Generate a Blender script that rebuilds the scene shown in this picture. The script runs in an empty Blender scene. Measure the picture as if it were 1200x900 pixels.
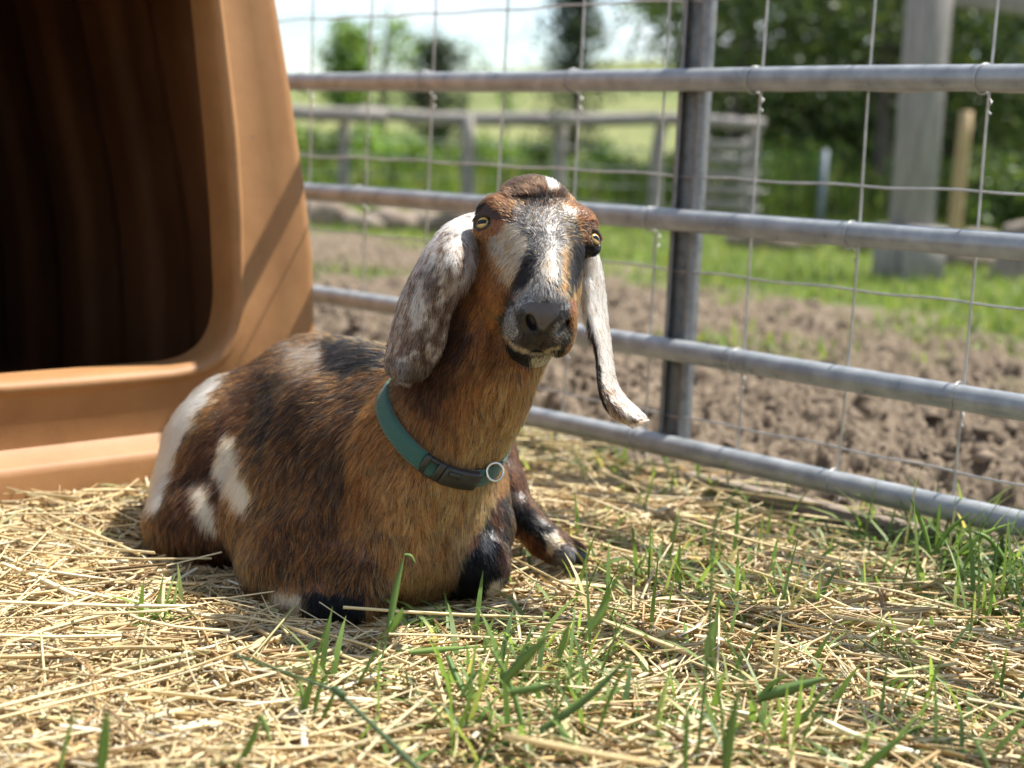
import bpy, bmesh, math, random
import numpy as np
from mathutils import Matrix, Vector

# ---------------------------------------------------------------- camera, sky, sun, exposure
random.seed(11)
rng = np.random.default_rng(11)
scene = bpy.context.scene
COL = scene.collection

CAM_H = 0.60
PITCH = math.atan(267 / 1800)
ROLL = 0.045
_f = np.array([0, math.cos(PITCH), -math.sin(PITCH)])
_u0 = np.array([0, math.sin(PITCH), math.cos(PITCH)])
_r0 = np.array([1.0, 0, 0])
CR = _r0 * math.cos(ROLL) + _u0 * math.sin(ROLL)
CU = _u0 * math.cos(ROLL) - _r0 * math.sin(ROLL)
CF = _f
CO = np.array([0, 0, CAM_H])
cam_data = bpy.data.cameras.new('camera')
cam = bpy.data.objects.new('camera', cam_data)
COL.objects.link(cam)
scene.camera = cam
cam.matrix_world = Matrix(((CR[0], CU[0], -CF[0], CO[0]), (CR[1], CU[1], -CF[1], CO[1]), (CR[2], CU[2], -CF[2], CO[2]), (0, 0, 0, 1)))
cam_data.sensor_width = 36
cam_data.lens = 54
cam_data.clip_start = 0.05
cam_data.clip_end = 3000
cam_data.dof.use_dof = True
cam_data.dof.focus_distance = 1.93
cam_data.dof.aperture_fstop = 3.3

SUN_EL = math.radians(58)
_sa = np.array([0.85, 0.53]); _sa = _sa / np.linalg.norm(_sa)
SUN = np.array([_sa[0] * math.cos(SUN_EL), _sa[1] * math.cos(SUN_EL), math.sin(SUN_EL)])
sun_data = bpy.data.lights.new('sun', 'SUN')
sun_data.energy = 5.0
sun_data.angle = math.radians(0.53)
sun_data.color = (1.0, 0.955, 0.88)
sun = bpy.data.objects.new('sun', sun_data)
COL.objects.link(sun)
sun.rotation_euler = Vector(SUN).to_track_quat('Z', 'Y').to_euler()
sun.location = (4, 3, 8)

world = bpy.data.worlds.new('World')
scene.world = world
world.use_nodes = True
_wn = world.node_tree.nodes; _wl = world.node_tree.links
_wn.clear()
_out = _wn.new('ShaderNodeOutputWorld')
_bg = _wn.new('ShaderNodeBackground'); _bg.inputs['Strength'].default_value = 0.088
_sky = _wn.new('ShaderNodeTexSky'); _sky.sky_type = 'NISHITA'; _sky.sun_disc = False
_sky.sun_elevation = SUN_EL; _sky.sun_rotation = math.atan2(_sa[0], _sa[1])
_sky.air_density = 1.0; _sky.dust_density = 0.35; _sky.ozone_density = 1.0
_tc = _wn.new('ShaderNodeTexCoord')
_mp = _wn.new('ShaderNodeMapping'); _mp.inputs['Scale'].default_value = (1.6, 1.6, 5.0)
_mp.inputs['Location'].default_value = (0.35, 0.2, 0.1)
_ns = _wn.new('ShaderNodeTexNoise'); _ns.inputs['Scale'].default_value = 2.3; _ns.inputs['Detail'].default_value = 7; _ns.inputs['Roughness'].default_value = 0.55
_cr = _wn.new('ShaderNodeValToRGB')
_cr.color_ramp.elements[0].position = 0.47; _cr.color_ramp.elements[0].color = (0, 0, 0, 1)
_cr.color_ramp.elements[1].position = 0.68; _cr.color_ramp.elements[1].color = (1, 1, 1, 1)
_mx = _wn.new('ShaderNodeMix'); _mx.data_type = 'RGBA'
_mx.inputs[7].default_value = (8.2, 8.4, 8.8, 1)
_wl.new(_tc.outputs['Generated'], _mp.inputs['Vector']); _wl.new(_mp.outputs[0], _ns.inputs['Vector'])
_wl.new(_ns.outputs['Fac'], _cr.inputs[0]); _wl.new(_cr.outputs[0], _mx.inputs[0])
_wl.new(_sky.outputs[0], _mx.inputs[6]); _wl.new(_mx.outputs[2], _bg.inputs['Color']); _wl.new(_bg.outputs[0], _out.inputs['Surface'])

scene.render.engine = 'CYCLES'
scene.cycles.use_denoising = True
scene.cycles.denoising_prefilter = 'ACCURATE'
scene.cycles.max_bounces = 10
scene.cycles.diffuse_bounces = 4
scene.cycles.glossy_bounces = 4
scene.cycles.transmission_bounces = 8
scene.cycles.transparent_max_bounces = 8
scene.cycles.sample_clamp_indirect = 6
scene.view_settings.view_transform = 'Standard'
scene.view_settings.look = 'None'
scene.view_settings.gamma = 1
scene.view_settings.use_curve_mapping = False
scene.view_settings.exposure = 1.08

# ---------------------------------------------------------------- helpers
FPX = 1800.0
def P(px, py, d):
    """world point seen at photo pixel (1200x900) at view depth d"""
    px = np.asarray(px, float); py = np.asarray(py, float); d = np.asarray(d, float)
    a = (px - 600) / FPX * d; b = -(py - 450) / FPX * d
    return CO + a[..., None] * CR + b[..., None] * CU + d[..., None] * CF
def proj(p):
    q = np.asarray(p, float) - CO
    d = q @ CF
    d = np.where(np.abs(d) < 1e-6, 1e-6, d)
    return 600 + FPX * (q @ CR) / d, 450 - FPX * (q @ CU) / d, d
def G(px, py, z=0.0):
    """where the ray through a pixel meets the level z"""
    v = CF + (px - 600) / FPX * CR - (py - 450) / FPX * CU
    t = (z - CAM_H) / v[2]
    return CO + t * v
def nrm(v):
    v = np.asarray(v, float)
    return v / np.maximum(np.linalg.norm(v, axis=-1, keepdims=True), 1e-12)

def _hash(ix, iy, iz, seed):
    h = (ix.astype(np.int64) * 374761393 + iy.astype(np.int64) * 668265263 + iz.astype(np.int64) * 2147483647 + seed * 1274126177) & 0x7fffffff
    h = ((h ^ (h >> 13)) * 1274126177) & 0x7fffffff
    h = ((h ^ (h >> 16)) * 2246822519) & 0x7fffffff
    return ((h ^ (h >> 15)) & 0xffff) / 65535.0
def vnoise(p, seed=0):
    p = np.asarray(p, float)
    if p.shape[-1] == 2: p = np.concatenate([p, np.zeros(p.shape[:-1] + (1,))], -1)
    i = np.floor(p); f = p - i; f = f * f * (3 - 2 * f)
    i = i.astype(np.int64); r = 0
    for dx in (0, 1):
        for dy in (0, 1):
            for dz in (0, 1):
                w = (f[..., 0] if dx else 1 - f[..., 0]) * (f[..., 1] if dy else 1 - f[..., 1]) * (f[..., 2] if dz else 1 - f[..., 2])
                r = r + w * _hash(i[..., 0] + dx, i[..., 1] + dy, i[..., 2] + dz, seed)
    return r
def fbm(p, oct=4, seed=0, gain=0.5):
    p = np.asarray(p, float); a = 1; s = 0; t = 0
    for k in range(oct):
        s = s + a * vnoise(p * 2 ** k, seed + k * 7); t += a; a *= gain
    return s / t
def sstep(a, b, x):
    t = np.clip((x - a) / (b - a), 0, 1); return t * t * (3 - 2 * t)

def mesh_np(name, v, faces, mat=None, smooth=False, col=None, parent=None, link=True):
    """faces: list of arrays (n,3) or (n,4)"""
    if not isinstance(faces, (list, tuple)): faces = [faces]
    me = bpy.data.meshes.new(name)
    v = np.asarray(v, np.float32)
    me.vertices.add(len(v)); me.vertices.foreach_set('co', v.ravel())
    loops = np.concatenate([np.asarray(f).ravel() for f in faces]).astype(np.int32)
    tot = np.concatenate([np.full(len(f), np.asarray(f).shape[1]) for f in faces]).astype(np.int32)
    st = np.concatenate([[0], np.cumsum(tot)[:-1]]).astype(np.int32)
    me.loops.add(len(loops)); me.loops.foreach_set('vertex_index', loops)
    me.polygons.add(len(tot)); me.polygons.foreach_set('loop_start', st)
    if smooth: me.polygons.foreach_set('use_smooth', np.ones(len(tot), bool))
    me.update(calc_edges=True); me.validate()
    if col is not None:
        a = me.color_attributes.new('col', 'FLOAT_COLOR', 'POINT')
        c = np.ones((len(v), 4), np.float32); c[:, :3] = col
        a.data.foreach_set('color', c.ravel())
    if mat: me.materials.append(mat)
    if not link: return me
    o = bpy.data.objects.new(name, me); COL.objects.link(o)
    if parent: o.parent = parent
    return o
def tag(o, label=None, cat=None, group=None, kind=None):
    if label: o['label'] = label
    if cat: o['category'] = cat
    if group: o['group'] = group
    if kind: o['kind'] = kind
    return o
def empty(name, loc=(0, 0, 0)):
    o = bpy.data.objects.new(name, None); COL.objects.link(o); o.location = [float(x) for x in loc]; o.empty_display_size = 0.1
    return o
def child(o, parent):
    """parent keeping the world place (parents are only translated)"""
    o.parent = parent
    o.location = Vector(o.location) - Vector(parent.location) if not parent.parent else Vector(o.location) - Vector(parent.location) - Vector(parent.parent.location)
    return o

class MB:
    """collects shapes into one mesh, world coordinates"""
    def __init__(s): s.v = []; s.f3 = []; s.f4 = []; s.n = 0
    def add(s, v, f):
        v = np.asarray(v, float); f = np.asarray(f, int)
        (s.f3 if f.shape[1] == 3 else s.f4).append(f + s.n); s.v.append(v); s.n += len(v)
    def tube(s, pts, rad, n=10, cap=True, flat=None):
        pts = np.asarray(pts, float); m = len(pts); rad = np.broadcast_to(np.asarray(rad, float), (m,))
        T = nrm(np.gradient(pts, axis=0)); up = np.array([0, 0, 1.0])
        if abs(T[0] @ up) > .9: up = np.array([1.0, 0, 0])
        A = nrm(np.cross(T[0], up)); rings = []
        for i in range(m):
            A = nrm(A - T[i] * (A @ T[i])); B = np.cross(T[i], A)
            th = np.arange(n) / n * 2 * np.pi
            rings.append(pts[i] + rad[i] * (np.cos(th)[:, None] * A + np.sin(th)[:, None] * B))
        v = np.concatenate(rings); i = np.arange(m - 1)[:, None] * n; j = np.arange(n)[None]; k = (j + 1) % n
        f = np.stack([i + j, i + k, i + n + k, i + n + j], -1).reshape(-1, 4)
        base = s.n; s.add(v, f)
        if cap:
            for e, r in ((0, -1), (m - 1, 1)):
                c = base + e * n; s.v.append(pts[e][None]); ci = s.n; s.n += 1
                q = np.arange(n); q2 = (q + 1) % n
                s.f3.append(np.stack([np.full(n, ci), c + (q if r > 0 else q2), c + (q2 if r > 0 else q)], -1))
    def box(s, c, ax, half, bev=0.0):
        c = np.asarray(c, float); ax = [nrm(a) for a in ax]
        if bev <= 0:
            v = [c + sum(ax[k] * half[k] * ((1 if (i >> k) & 1 else -1)) for k in range(3)) for i in range(8)]
            s.add(v, [[0, 2, 3, 1], [4, 5, 7, 6], [0, 1, 5, 4], [2, 6, 7, 3], [0, 4, 6, 2], [1, 3, 7, 5]]); return
        # octagonal prism along the longest axis, chamfered
        k = int(np.argmax(half)); a, b = [i for i in range(3) if i != k]
        ha, hb = half[a], half[b]
        o = [(ha, hb - bev), (ha - bev, hb), (-ha + bev, hb), (-ha, hb - bev), (-ha, -hb + bev), (-ha + bev, -hb), (ha - bev, -hb), (ha, -hb + bev)]
        lv = [(-half[k], .0), (-half[k] + bev, 1), (half[k] - bev, 1), (half[k], .0)]
        v = []
        for z, full in lv:
            for (x, y) in o:
                q = 1 if full else max(0.0, 1 - bev / min(ha, hb))
                v.append(c + ax[k] * z + ax[a] * x * q + ax[b] * y * q)
        f = [[r * 8 + i, r * 8 + (i + 1) % 8, r * 8 + 8 + (i + 1) % 8, r * 8 + 8 + i] for r in range(3) for i in range(8)]
        base = s.n; s.add(v, f)
        for r in (0, 3):
            s.f4.append(np.array([[0, 1, 2, 7], [7, 2, 3, 6], [6, 3, 4, 5]]) + base + r * 8)
    def build(s, name, mat=None, parent=None, smooth=False, col=None):
        fs = [np.concatenate(x) for x in (s.f4, s.f3) if x]
        o = mesh_np(name, np.concatenate(s.v), fs, mat, smooth, col)
        bm = bmesh.new(); bm.from_mesh(o.data); bmesh.ops.recalc_face_normals(bm, faces=bm.faces); bm.to_mesh(o.data); bm.free()
        if smooth: o.data.shade_smooth()
        if parent: child(o, parent)
        return o

# ---------------------------------------------------------------- materials
def mat_new(name):
    m = bpy.data.materials.new(name); m.use_nodes = True
    nt = m.node_tree; b = nt.nodes['Principled BSDF']
    return m, nt, b
def ramp(nt, stops):
    r = nt.nodes.new('ShaderNodeValToRGB'); e = r.color_ramp.elements
    while len(e) < len(stops): e.new(0.5)
    for x, (p, c) in zip(e, stops): x.position = p; x.color = (*c, 1)
    return r
def noise_mat(name, stops, scale=10, detail=5, rough=0.8, bump=0.0, bscale=60, metallic=0.0, stretch=None, spec=0.5, bdist=0.004):
    m, nt, b = mat_new(name)
    tc = nt.nodes.new('ShaderNodeTexCoord'); mp = nt.nodes.new('ShaderNodeMapping')
    if stretch: mp.inputs['Scale'].default_value = stretch
    n = nt.nodes.new('ShaderNodeTexNoise'); n.inputs['Scale'].default_value = scale; n.inputs['Detail'].default_value = detail; n.inputs['Roughness'].default_value = .6
    nt.links.new(tc.outputs['Object'], mp.inputs[0]); nt.links.new(mp.outputs[0], n.inputs['Vector'])
    r = ramp(nt, stops); nt.links.new(n.outputs['Fac'], r.inputs[0]); nt.links.new(r.outputs[0], b.inputs['Base Color'])
    b.inputs['Roughness'].default_value = rough; b.inputs['Metallic'].default_value = metallic; b.inputs['Specular IOR Level'].default_value = spec
    if bump:
        n2 = nt.nodes.new('ShaderNodeTexNoise'); n2.inputs['Scale'].default_value = bscale; n2.inputs['Detail'].default_value = 4
        nt.links.new(mp.outputs[0], n2.inputs['Vector'])
        bp = nt.nodes.new('ShaderNodeBump'); bp.inputs['Strength'].default_value = bump; bp.inputs['Distance'].default_value = bdist
        nt.links.new(n2.outputs['Fac'], bp.inputs['Height']); nt.links.new(bp.outputs[0], b.inputs['Normal'])
    return m
def attr_mat(name, rough=0.7, trans=0.0, spec=0.3):
    """colour from the 'col' attribute (kind-of-thing colour, e.g. each leaf's or stalk's own hue)"""
    m, nt, b = mat_new(name)
    a = nt.nodes.new('ShaderNodeAttribute'); a.attribute_name = 'col'
    nt.links.new(a.outputs['Color'], b.inputs['Base Color'])
    b.inputs['Roughness'].default_value = rough; b.inputs['Specular IOR Level'].default_value = spec
    if trans:
        t = nt.nodes.new('ShaderNodeBsdfTranslucent'); mx = nt.nodes.new('ShaderNodeMixShader'); mx.inputs[0].default_value = trans
        g = nt.nodes.new('ShaderNodeMix'); g.data_type = 'RGBA'; g.blend_type = 'MULTIPLY'; g.inputs[0].default_value = 1; g.inputs[7].default_value = (1.25, 1.2, .7, 1)
        nt.links.new(a.outputs['Color'], g.inputs[6]); nt.links.new(g.outputs[2], t.inputs['Color'])
        o = nt.nodes['Material Output']; nt.links.new(b.outputs[0], mx.inputs[1]); nt.links.new(t.outputs[0], mx.inputs[2]); nt.links.new(mx.outputs[0], o.inputs['Surface'])
    return m
# ---------------------------------------------------------------- ground: pen floor, churned dirt, grass, hill
FTH = 0.7707
FA = np.array([0.787, 2.36, 0.0]); FR = np.array([-math.sin(FTH), math.cos(FTH), 0.0]); FN = np.array([math.cos(FTH), math.sin(FTH), 0.0])   # along the panel / out of the pen
def fence_q(x, y): return (x - FA[0]) * FN[0] + (y - FA[1]) * FN[1]
def fence_t(x, y): return (x - FA[0]) * FR[0] + (y - FA[1]) * FR[1]
def ground_z(x, y):
    p = np.stack([x, y], -1); q = fence_q(x, y); r = np.hypot(x, y)
    inside = 1 - sstep(-.15, .12, q)
    z_in = -.012 + .016 * (fbm(p * 5, 3, 2) - .5)
    dirt = (1 - inside) * (1 - sstep(-1.5, 1.0, y + 1.7 * (np.clip(x, -2.5, 2.6) + .9) - 10.5))
    lumps = .15 * (fbm(p * 4.2, 6, 61, .68) - .5) + .12 * (np.abs(fbm(p * 13, 4, 77, .65) - .5) * -2 + .35) + .045 * (fbm(p * 34, 3, 15, .7) - .5)
    z_out = -.035 * (1 - sstep(0, 1.2, q)) + dirt * lumps + (1 - dirt) * .05 * (fbm(p * 1.2, 3, 12) - .5)
    z = z_in * inside + z_out * (1 - inside)
    # far: the hill
    h = sstep(26, 190, y) ** 1.1 * (8.2 + 4.0 * sstep(-25, 12, x) + 2.0 * (fbm(p * .02, 3, 5) - .5) * 2)
    near = sstep(14, 30, r)
    return z * (1 - near * .5) + h
radii = np.concatenate([np.geomspace(.45, 2.2, 110)[:-1], np.geomspace(2.2, 9, 440)[:-1], np.geomspace(9, 14, 70)[:-1], np.geomspace(14, 900, 110)])
angs = np.radians(np.concatenate([np.linspace(-180, -42, 24)[:-1], np.linspace(-42, -24, 50)[:-1], np.linspace(-24, 24, 440), np.linspace(24, 42, 50)[1:], np.linspace(42, 180, 24)[1:]]))
RR, AA = np.meshgrid(radii, angs, indexing='ij')
gx = RR * np.sin(AA); gy = RR * np.cos(AA); gz = ground_z(gx, gy)
nr, na = RR.shape
i, j = np.meshgrid(np.arange(nr - 1), np.arange(na - 1), indexing='ij'); a = (i * na + j).ravel()
gf = np.stack([a, a + 1, a + na + 1, a + na], 1)
q = fence_q(gx, gy); pn = np.stack([gx, gy], -1)
nz = fbm(pn * 1.4, 4, 91) - .5
straw_w = (1 - sstep(-.20, .05, q + nz * .3)) * (1 - sstep(2.2, 3.4, RR * 0 + np.abs(gx)))
def turf(x, y, nz): return sstep(-1.0, 1.0, y + 1.7 * (np.clip(x, -2.5, 2.6) + .9) - 10.5 + nz * 5) * (fence_q(x, y) > .8)
grass_w = turf(gx, gy, nz)
patch = sstep(.68, .78, fbm(pn * .9, 3, 44)) * sstep(1.0, 2.5, q) * .8
grass_w = np.maximum(grass_w, patch)
hill_w = sstep(24, 60, gy)
zc = np.stack([straw_w, grass_w, hill_w], -1).reshape(-1, 3)
m_ground, nt, b = mat_new('ground_soil')
at = nt.nodes.new('ShaderNodeAttribute'); at.attribute_name = 'col'; sp = nt.nodes.new('ShaderNodeSeparateColor'); nt.links.new(at.outputs['Color'], sp.inputs[0])
tc = nt.nodes.new('ShaderNodeTexCoord')
def nz_(scale, detail=6, rough=.65):
    n = nt.nodes.new('ShaderNodeTexNoise'); n.inputs['Scale'].default_value = scale; n.inputs['Detail'].default_value = detail; n.inputs['Roughness'].default_value = rough
    nt.links.new(tc.outputs['Object'], n.inputs['Vector']); return n.outputs['Fac']
def rmp(src, stops):
    r = ramp(nt, stops); nt.links.new(src, r.inputs[0]); return r.outputs[0]
def mixc(f, a, b):
    m = nt.nodes.new('ShaderNodeMix'); m.data_type = 'RGBA'; nt.links.new(f, m.inputs[0]); nt.links.new(a, m.inputs[6]); nt.links.new(b, m.inputs[7]); return m.outputs[2]
dirt = mixc(nz_(3.0, 5), rmp(nz_(22), [(.28, (.048, .034, .023)), (.5, (.145, .110, .078)), (.72, (.270, .212, .152))]), rmp(nz_(40), [(.3, (.10, .074, .050)), (.7, (.29, .230, .166))]))
straw = rmp(nz_(60, 4), [(.3, (.085, .058, .030)), (.55, (.22, .155, .075)), (.75, (.36, .27, .14))])
grass = rmp(nz_(5, 6), [(.3, (.045, .065, .016)), (.5, (.095, .135, .030)), (.7, (.17, .175, .060))])
hill = rmp(nz_(.09, 8), [(.3, (.085, .115, .035)), (.5, (.150, .170, .060)), (.7, (.23, .225, .095))])
c = mixc(sp.outputs[0], dirt, straw); c = mixc(sp.outputs[1], c, grass); c = mixc(sp.outputs[2], c, hill)
nt.links.new(c, b.inputs['Base Color']); b.inputs['Roughness'].default_value = .95; b.inputs['Specular IOR Level'].default_value = .15
bp = nt.nodes.new('ShaderNodeBump'); bp.inputs['Strength'].default_value = .8; bp.inputs['Distance'].default_value = .012
nt.links.new(nz_(70, 5), bp.inputs['Height']); nt.links.new(bp.outputs[0], b.inputs['Normal'])
ground = mesh_np('ground', np.stack([gx, gy, gz], -1).reshape(-1, 3), gf, m_ground, True, zc)
tag(ground, 'soil of the pen and paddock rising to a grassy hill', kind='structure')

# clods of earth in the churned strip behind the panel
def lump_base():
    bm = bmesh.new(); bmesh.ops.create_icosphere(bm, subdivisions=1, radius=1); v = np.array([x.co[:] for x in bm.verts]); f = np.array([[y.index for y in x.verts] for x in bm.faces]); bm.free(); return v, f
LV, LF = lump_base()
def scatter_lumps(name, xy, size, flat, colr, mat, seed):
    r = np.random.default_rng(seed); n = len(xy)
    V = np.repeat(LV[None], n, 0) * (1 + r.normal(0, .34, (n, len(LV), 1)))
    V = V * size[:, None, None] * np.stack([r.uniform(.7, 1.3, n), r.uniform(.7, 1.3, n), np.full(n, flat) * r.uniform(.7, 1.2, n)], 1)[:, None]
    th = r.uniform(0, 6.28, n); c_, s_ = np.cos(th)[:, None], np.sin(th)[:, None]
    V = np.stack([V[..., 0] * c_ - V[..., 1] * s_, V[..., 0] * s_ + V[..., 1] * c_, V[..., 2]], -1)
    V = V + np.stack([xy[:, 0], xy[:, 1], ground_z(xy[:, 0], xy[:, 1]) + size * flat * .25], 1)[:, None]
    F = (LF[None] + (np.arange(n) * len(LV))[:, None, None]).reshape(-1, 3)
    C = np.repeat(colr, len(LV), 0)
    return mesh_np(name, V.reshape(-1, 3), F, mat, False, C)
n = 7000
t_ = rng.uniform(-1.6, 6.5, n); q_ = .05 + rng.exponential(2.3, n)
xy = FA[None, :2] + t_[:, None] * FR[None, :2] + q_[:, None] * FN[None, :2]
k = (xy[:, 1] + 1.7 * (np.clip(xy[:, 0], -2.5, 2.6) + .9) < 10.8) & (fbm(xy * 1.1, 3, 19) > .40); xy = xy[k]
sz = np.clip(rng.lognormal(-4.7, .55, len(xy)), .004, .032)
cl = np.array((.172, .132, .096)) * rng.uniform(.6, 1.4, (len(xy), 1)) * np.array((1, 1, 1))
m_clod = attr_mat('earth_clod', .95, 0, .1)
tag(scatter_lumps('dirt', xy, sz, .62, cl, m_clod, 5), 'brown churned earth clods lying behind the metal panel', kind='stuff')
# pebbles of soil inside the pen
n = 1500
xy = np.stack([rng.uniform(-.9, 1.1, n), rng.uniform(1.2, 3.2, n)], 1); xy = xy[fence_q(xy[:, 0], xy[:, 1]) < .1]
cl = np.array((.20, .165, .13)) * rng.uniform(.5, 1.3, (len(xy), 1))
tag(scatter_lumps('gravel', xy, rng.uniform(.003, .009, len(xy)), .6, cl, m_clod, 6), 'small crumbs of earth between the straw', kind='stuff')
# ---------------------------------------------------------------- galvanised livestock panel with wire mesh
m_galv, nt, b = mat_new('galvanised_tube')
tc = nt.nodes.new('ShaderNodeTexCoord')
n1 = nt.nodes.new('ShaderNodeTexNoise'); n1.inputs['Scale'].default_value = 26; n1.inputs['Detail'].default_value = 8; nt.links.new(tc.outputs['Object'], n1.inputs['Vector'])
r1_ = ramp(nt, [(.3, (.225, .243, .252)), (.5, (.30, .318, .328)), (.68, (.38, .397, .403)), (.80, (.27, .255, .23))]); nt.links.new(n1.outputs['Fac'], r1_.inputs[0]); nt.links.new(r1_.outputs[0], b.inputs['Base Color'])
r2_ = ramp(nt, [(.3, (.26,) * 3), (.7, (.45,) * 3)]); nt.links.new(n1.outputs['Fac'], r2_.inputs[0]); nt.links.new(r2_.outputs[0], b.inputs['Roughness'])
b.inputs['Metallic'].default_value = .25
n2 = nt.nodes.new('ShaderNodeTexNoise'); n2.inputs['Scale'].default_value = 160; n2.inputs['Detail'].default_value = 3; nt.links.new(tc.outputs['Object'], n2.inputs['Vector'])
bp = nt.nodes.new('ShaderNodeBump'); bp.inputs['Strength'].default_value = .22; bp.inputs['Distance'].default_value = .001; nt.links.new(n2.outputs['Fac'], bp.inputs['Height']); nt.links.new(bp.outputs[0], b.inputs['Normal'])
m_wire = noise_mat('galvanised_wire', [(.3, (.34, .34, .33)), (.7, (.56, .55, .53))], 30, rough=.45, metallic=.7)
def Fp(t, q, z): return FA + FR * t + FN * q + np.array([0, 0, z])
panel = empty('metal_fence_panel', Fp(1.0, 0, 0))
tag(panel, 'grey galvanised tube fence panel with wire mesh tied to its rails', 'fence')
RAILS = [.070, .2514, .494, .751, 1.03, 1.33]
T0, T1 = -1.15, 2.75
rail_obs = []
for z in RAILS:
    mb = MB(); ts = np.linspace(T0, T1, 40)
    wob = (fbm(np.stack([ts * 1.3, np.full_like(ts, z * 9)], 1), 2, 4) - .5) * .010
    mb.tube([Fp(t, 0, z + w_) for t, w_ in zip(ts, wob)], .021, 28); rail_obs.append(mb.build('rail', m_galv, panel, True))
for t in (T0, T1):
    mb = MB(); mb.tube([Fp(t, 0, z) for z in np.linspace(.05, 1.35, 8)], .021, 16); mb.build('end_post', m_galv, panel, True)
# open channel upright behind the rails
m_chan = noise_mat('zinc_channel', [(.3, (.13, .135, .14)), (.55, (.23, .235, .24)), (.75, (.19, .175, .155))], 40, rough=.5, metallic=.6, bump=.3, bscale=120, bdist=.001)
def channel(t, z0, z1, w=.054, dpt=.032, th=.003):
    prof = [(-w / 2, 0), (-w / 2, dpt), (w / 2, dpt), (w / 2, 0), (w / 2 - .009, 0), (w / 2 - .009, th), (w / 2 - th, th), (w / 2 - th, dpt - th), (-w / 2 + th, dpt - th), (-w / 2 + th, th), (-w / 2 + .009, th), (-w / 2 + .009, 0)]
    v = [Fp(t + a_, .0215 + b_, z) for z in (z0, z1) for a_, b_ in prof]; m = len(prof)
    f = [[k, (k + 1) % m, m + (k + 1) % m, m + k] for k in range(m)]
    mb = MB(); mb.add(v, f); return mb
channel(.716, .068, 1.345).build('upright', m_chan, panel)
# welded mesh
WQ = .029
WT = [.114 + .2225 * k for k in range(-5, 12)]
WZ = [.124, .262, .402, .577, .735, .90, 1.07, 1.26]
for k, t in enumerate(WT):
    zs = np.linspace(.055, 1.33, 26); x = (fbm(np.stack([zs * 2.2, np.full_like(zs, k * 3.1)], 1), 2, 8) - .5) * .012
    mb = MB(); mb.tube([Fp(t + xx, WQ, z) for z, xx in zip(zs, x)], .0023, 7); mb.build('vertical_wire', m_wire, panel, True)
for k, z in enumerate(WZ):
    ts = np.linspace(T0 + .03, T1 - .03, 110); x = (fbm(np.stack([ts * 2.1, np.full_like(ts, k * 5.3)], 1), 2, 18) - .5) * .010 + .0015 * np.sin((ts - WT[0]) / .2225 * 2 * np.pi)
    mb = MB(); mb.tube([Fp(t, WQ + .0046, z + xx) for t, xx in zip(ts, x)], .0021, 7); mb.build('horizontal_wire', m_wire, panel, True)
# wire ties that hold the mesh on the tubes
for k, z in enumerate(RAILS[:5]):
    for i_, t in enumerate(WT):
        if (i_ + k) % 2 or not (-.35 < t < 2.3): continue
        mb = MB(); th = np.linspace(-.5, 2 * np.pi - 1.0, 26); rr = .0235
        sl = rng.uniform(-.014, .014)
        pts = [Fp(t - .012 + sl * math.cos(a_) * .5 + .010 * (a_ / 6.3), rr * math.cos(a_), z + rr * math.sin(a_)) for a_ in th]
        mb.tube(pts, .0012, 6)
        tw = [Fp(t - .003 + .003 * math.cos(u * 9), WQ + .003 * math.sin(u * 9), z - .026 - .028 * u) for u in np.linspace(0, 1, 16)]
        mb.tube([pts[-1]] + tw, .0013, 6); mb.build('wire_tie', m_wire, rail_obs[k], True)
# timber sill lying along the foot of the panel
m_oldwood = noise_mat('weathered_board', [(.25, (.10, .075, .055)), (.5, (.21, .165, .125)), (.75, (.33, .28, .22))], 9, rough=.9, bump=.6, bscale=30, stretch=(1, 1, 9))
mb = MB(); mb.box(Fp(.30, .012, .004), (FR, FN, (0, 0, 1)), (.36, .016, .022), .004)
o = mb.build('ground_board', m_oldwood); tag(o, 'narrow brown board half sunk in soil under the bottom rail of the metal panel', 'board')
# ---------------------------------------------------------------- moulded plastic hutch
m_hutch, nt, b = mat_new('tan_moulded_plastic')
tc = nt.nodes.new('ShaderNodeTexCoord')
n1 = nt.nodes.new('ShaderNodeTexNoise'); n1.inputs['Scale'].default_value = 7; n1.inputs['Detail'].default_value = 9; n1.inputs['Roughness'].default_value = .7; nt.links.new(tc.outputs['Object'], n1.inputs['Vector'])
r_ = ramp(nt, [(.25, (.245, .115, .040)), (.48, (.315, .152, .054)), (.75, (.37, .188, .072))]); nt.links.new(n1.outputs['Fac'], r_.inputs[0])
# scuffs and specks of dirt
n3 = nt.nodes.new('ShaderNodeTexNoise'); n3.inputs['Scale'].default_value = 60; n3.inputs['Detail'].default_value = 4; nt.links.new(tc.outputs['Object'], n3.inputs['Vector'])
r3_ = ramp(nt, [(.70, (0, 0, 0)), (.80, (1, 1, 1))]); nt.links.new(n3.outputs['Fac'], r3_.inputs[0])
mx = nt.nodes.new('ShaderNodeMix'); mx.data_type = 'RGBA'; mx.inputs[7].default_value = (.20, .12, .065, 1)
nt.links.new(r3_.outputs[0], mx.inputs[0]); nt.links.new(r_.outputs[0], mx.inputs[6]); nt.links.new(mx.outputs[2], b.inputs['Base Color'])
b.inputs['Roughness'].default_value = .62; b.inputs['Specular IOR Level'].default_value = .45
bp = nt.nodes.new('ShaderNodeBump'); bp.inputs['Strength'].default_value = .3; bp.inputs['Distance'].default_value = .004; nt.links.new(n1.outputs['Fac'], bp.inputs['Height']); nt.links.new(bp.outputs[0], b.inputs['Normal'])
tr = nt.nodes.new('ShaderNodeBsdfTranslucent'); tr.inputs['Color'].default_value = (.45, .12, .03, 1)
ms = nt.nodes.new('ShaderNodeMixShader'); ms.inputs[0].default_value = .005
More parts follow.
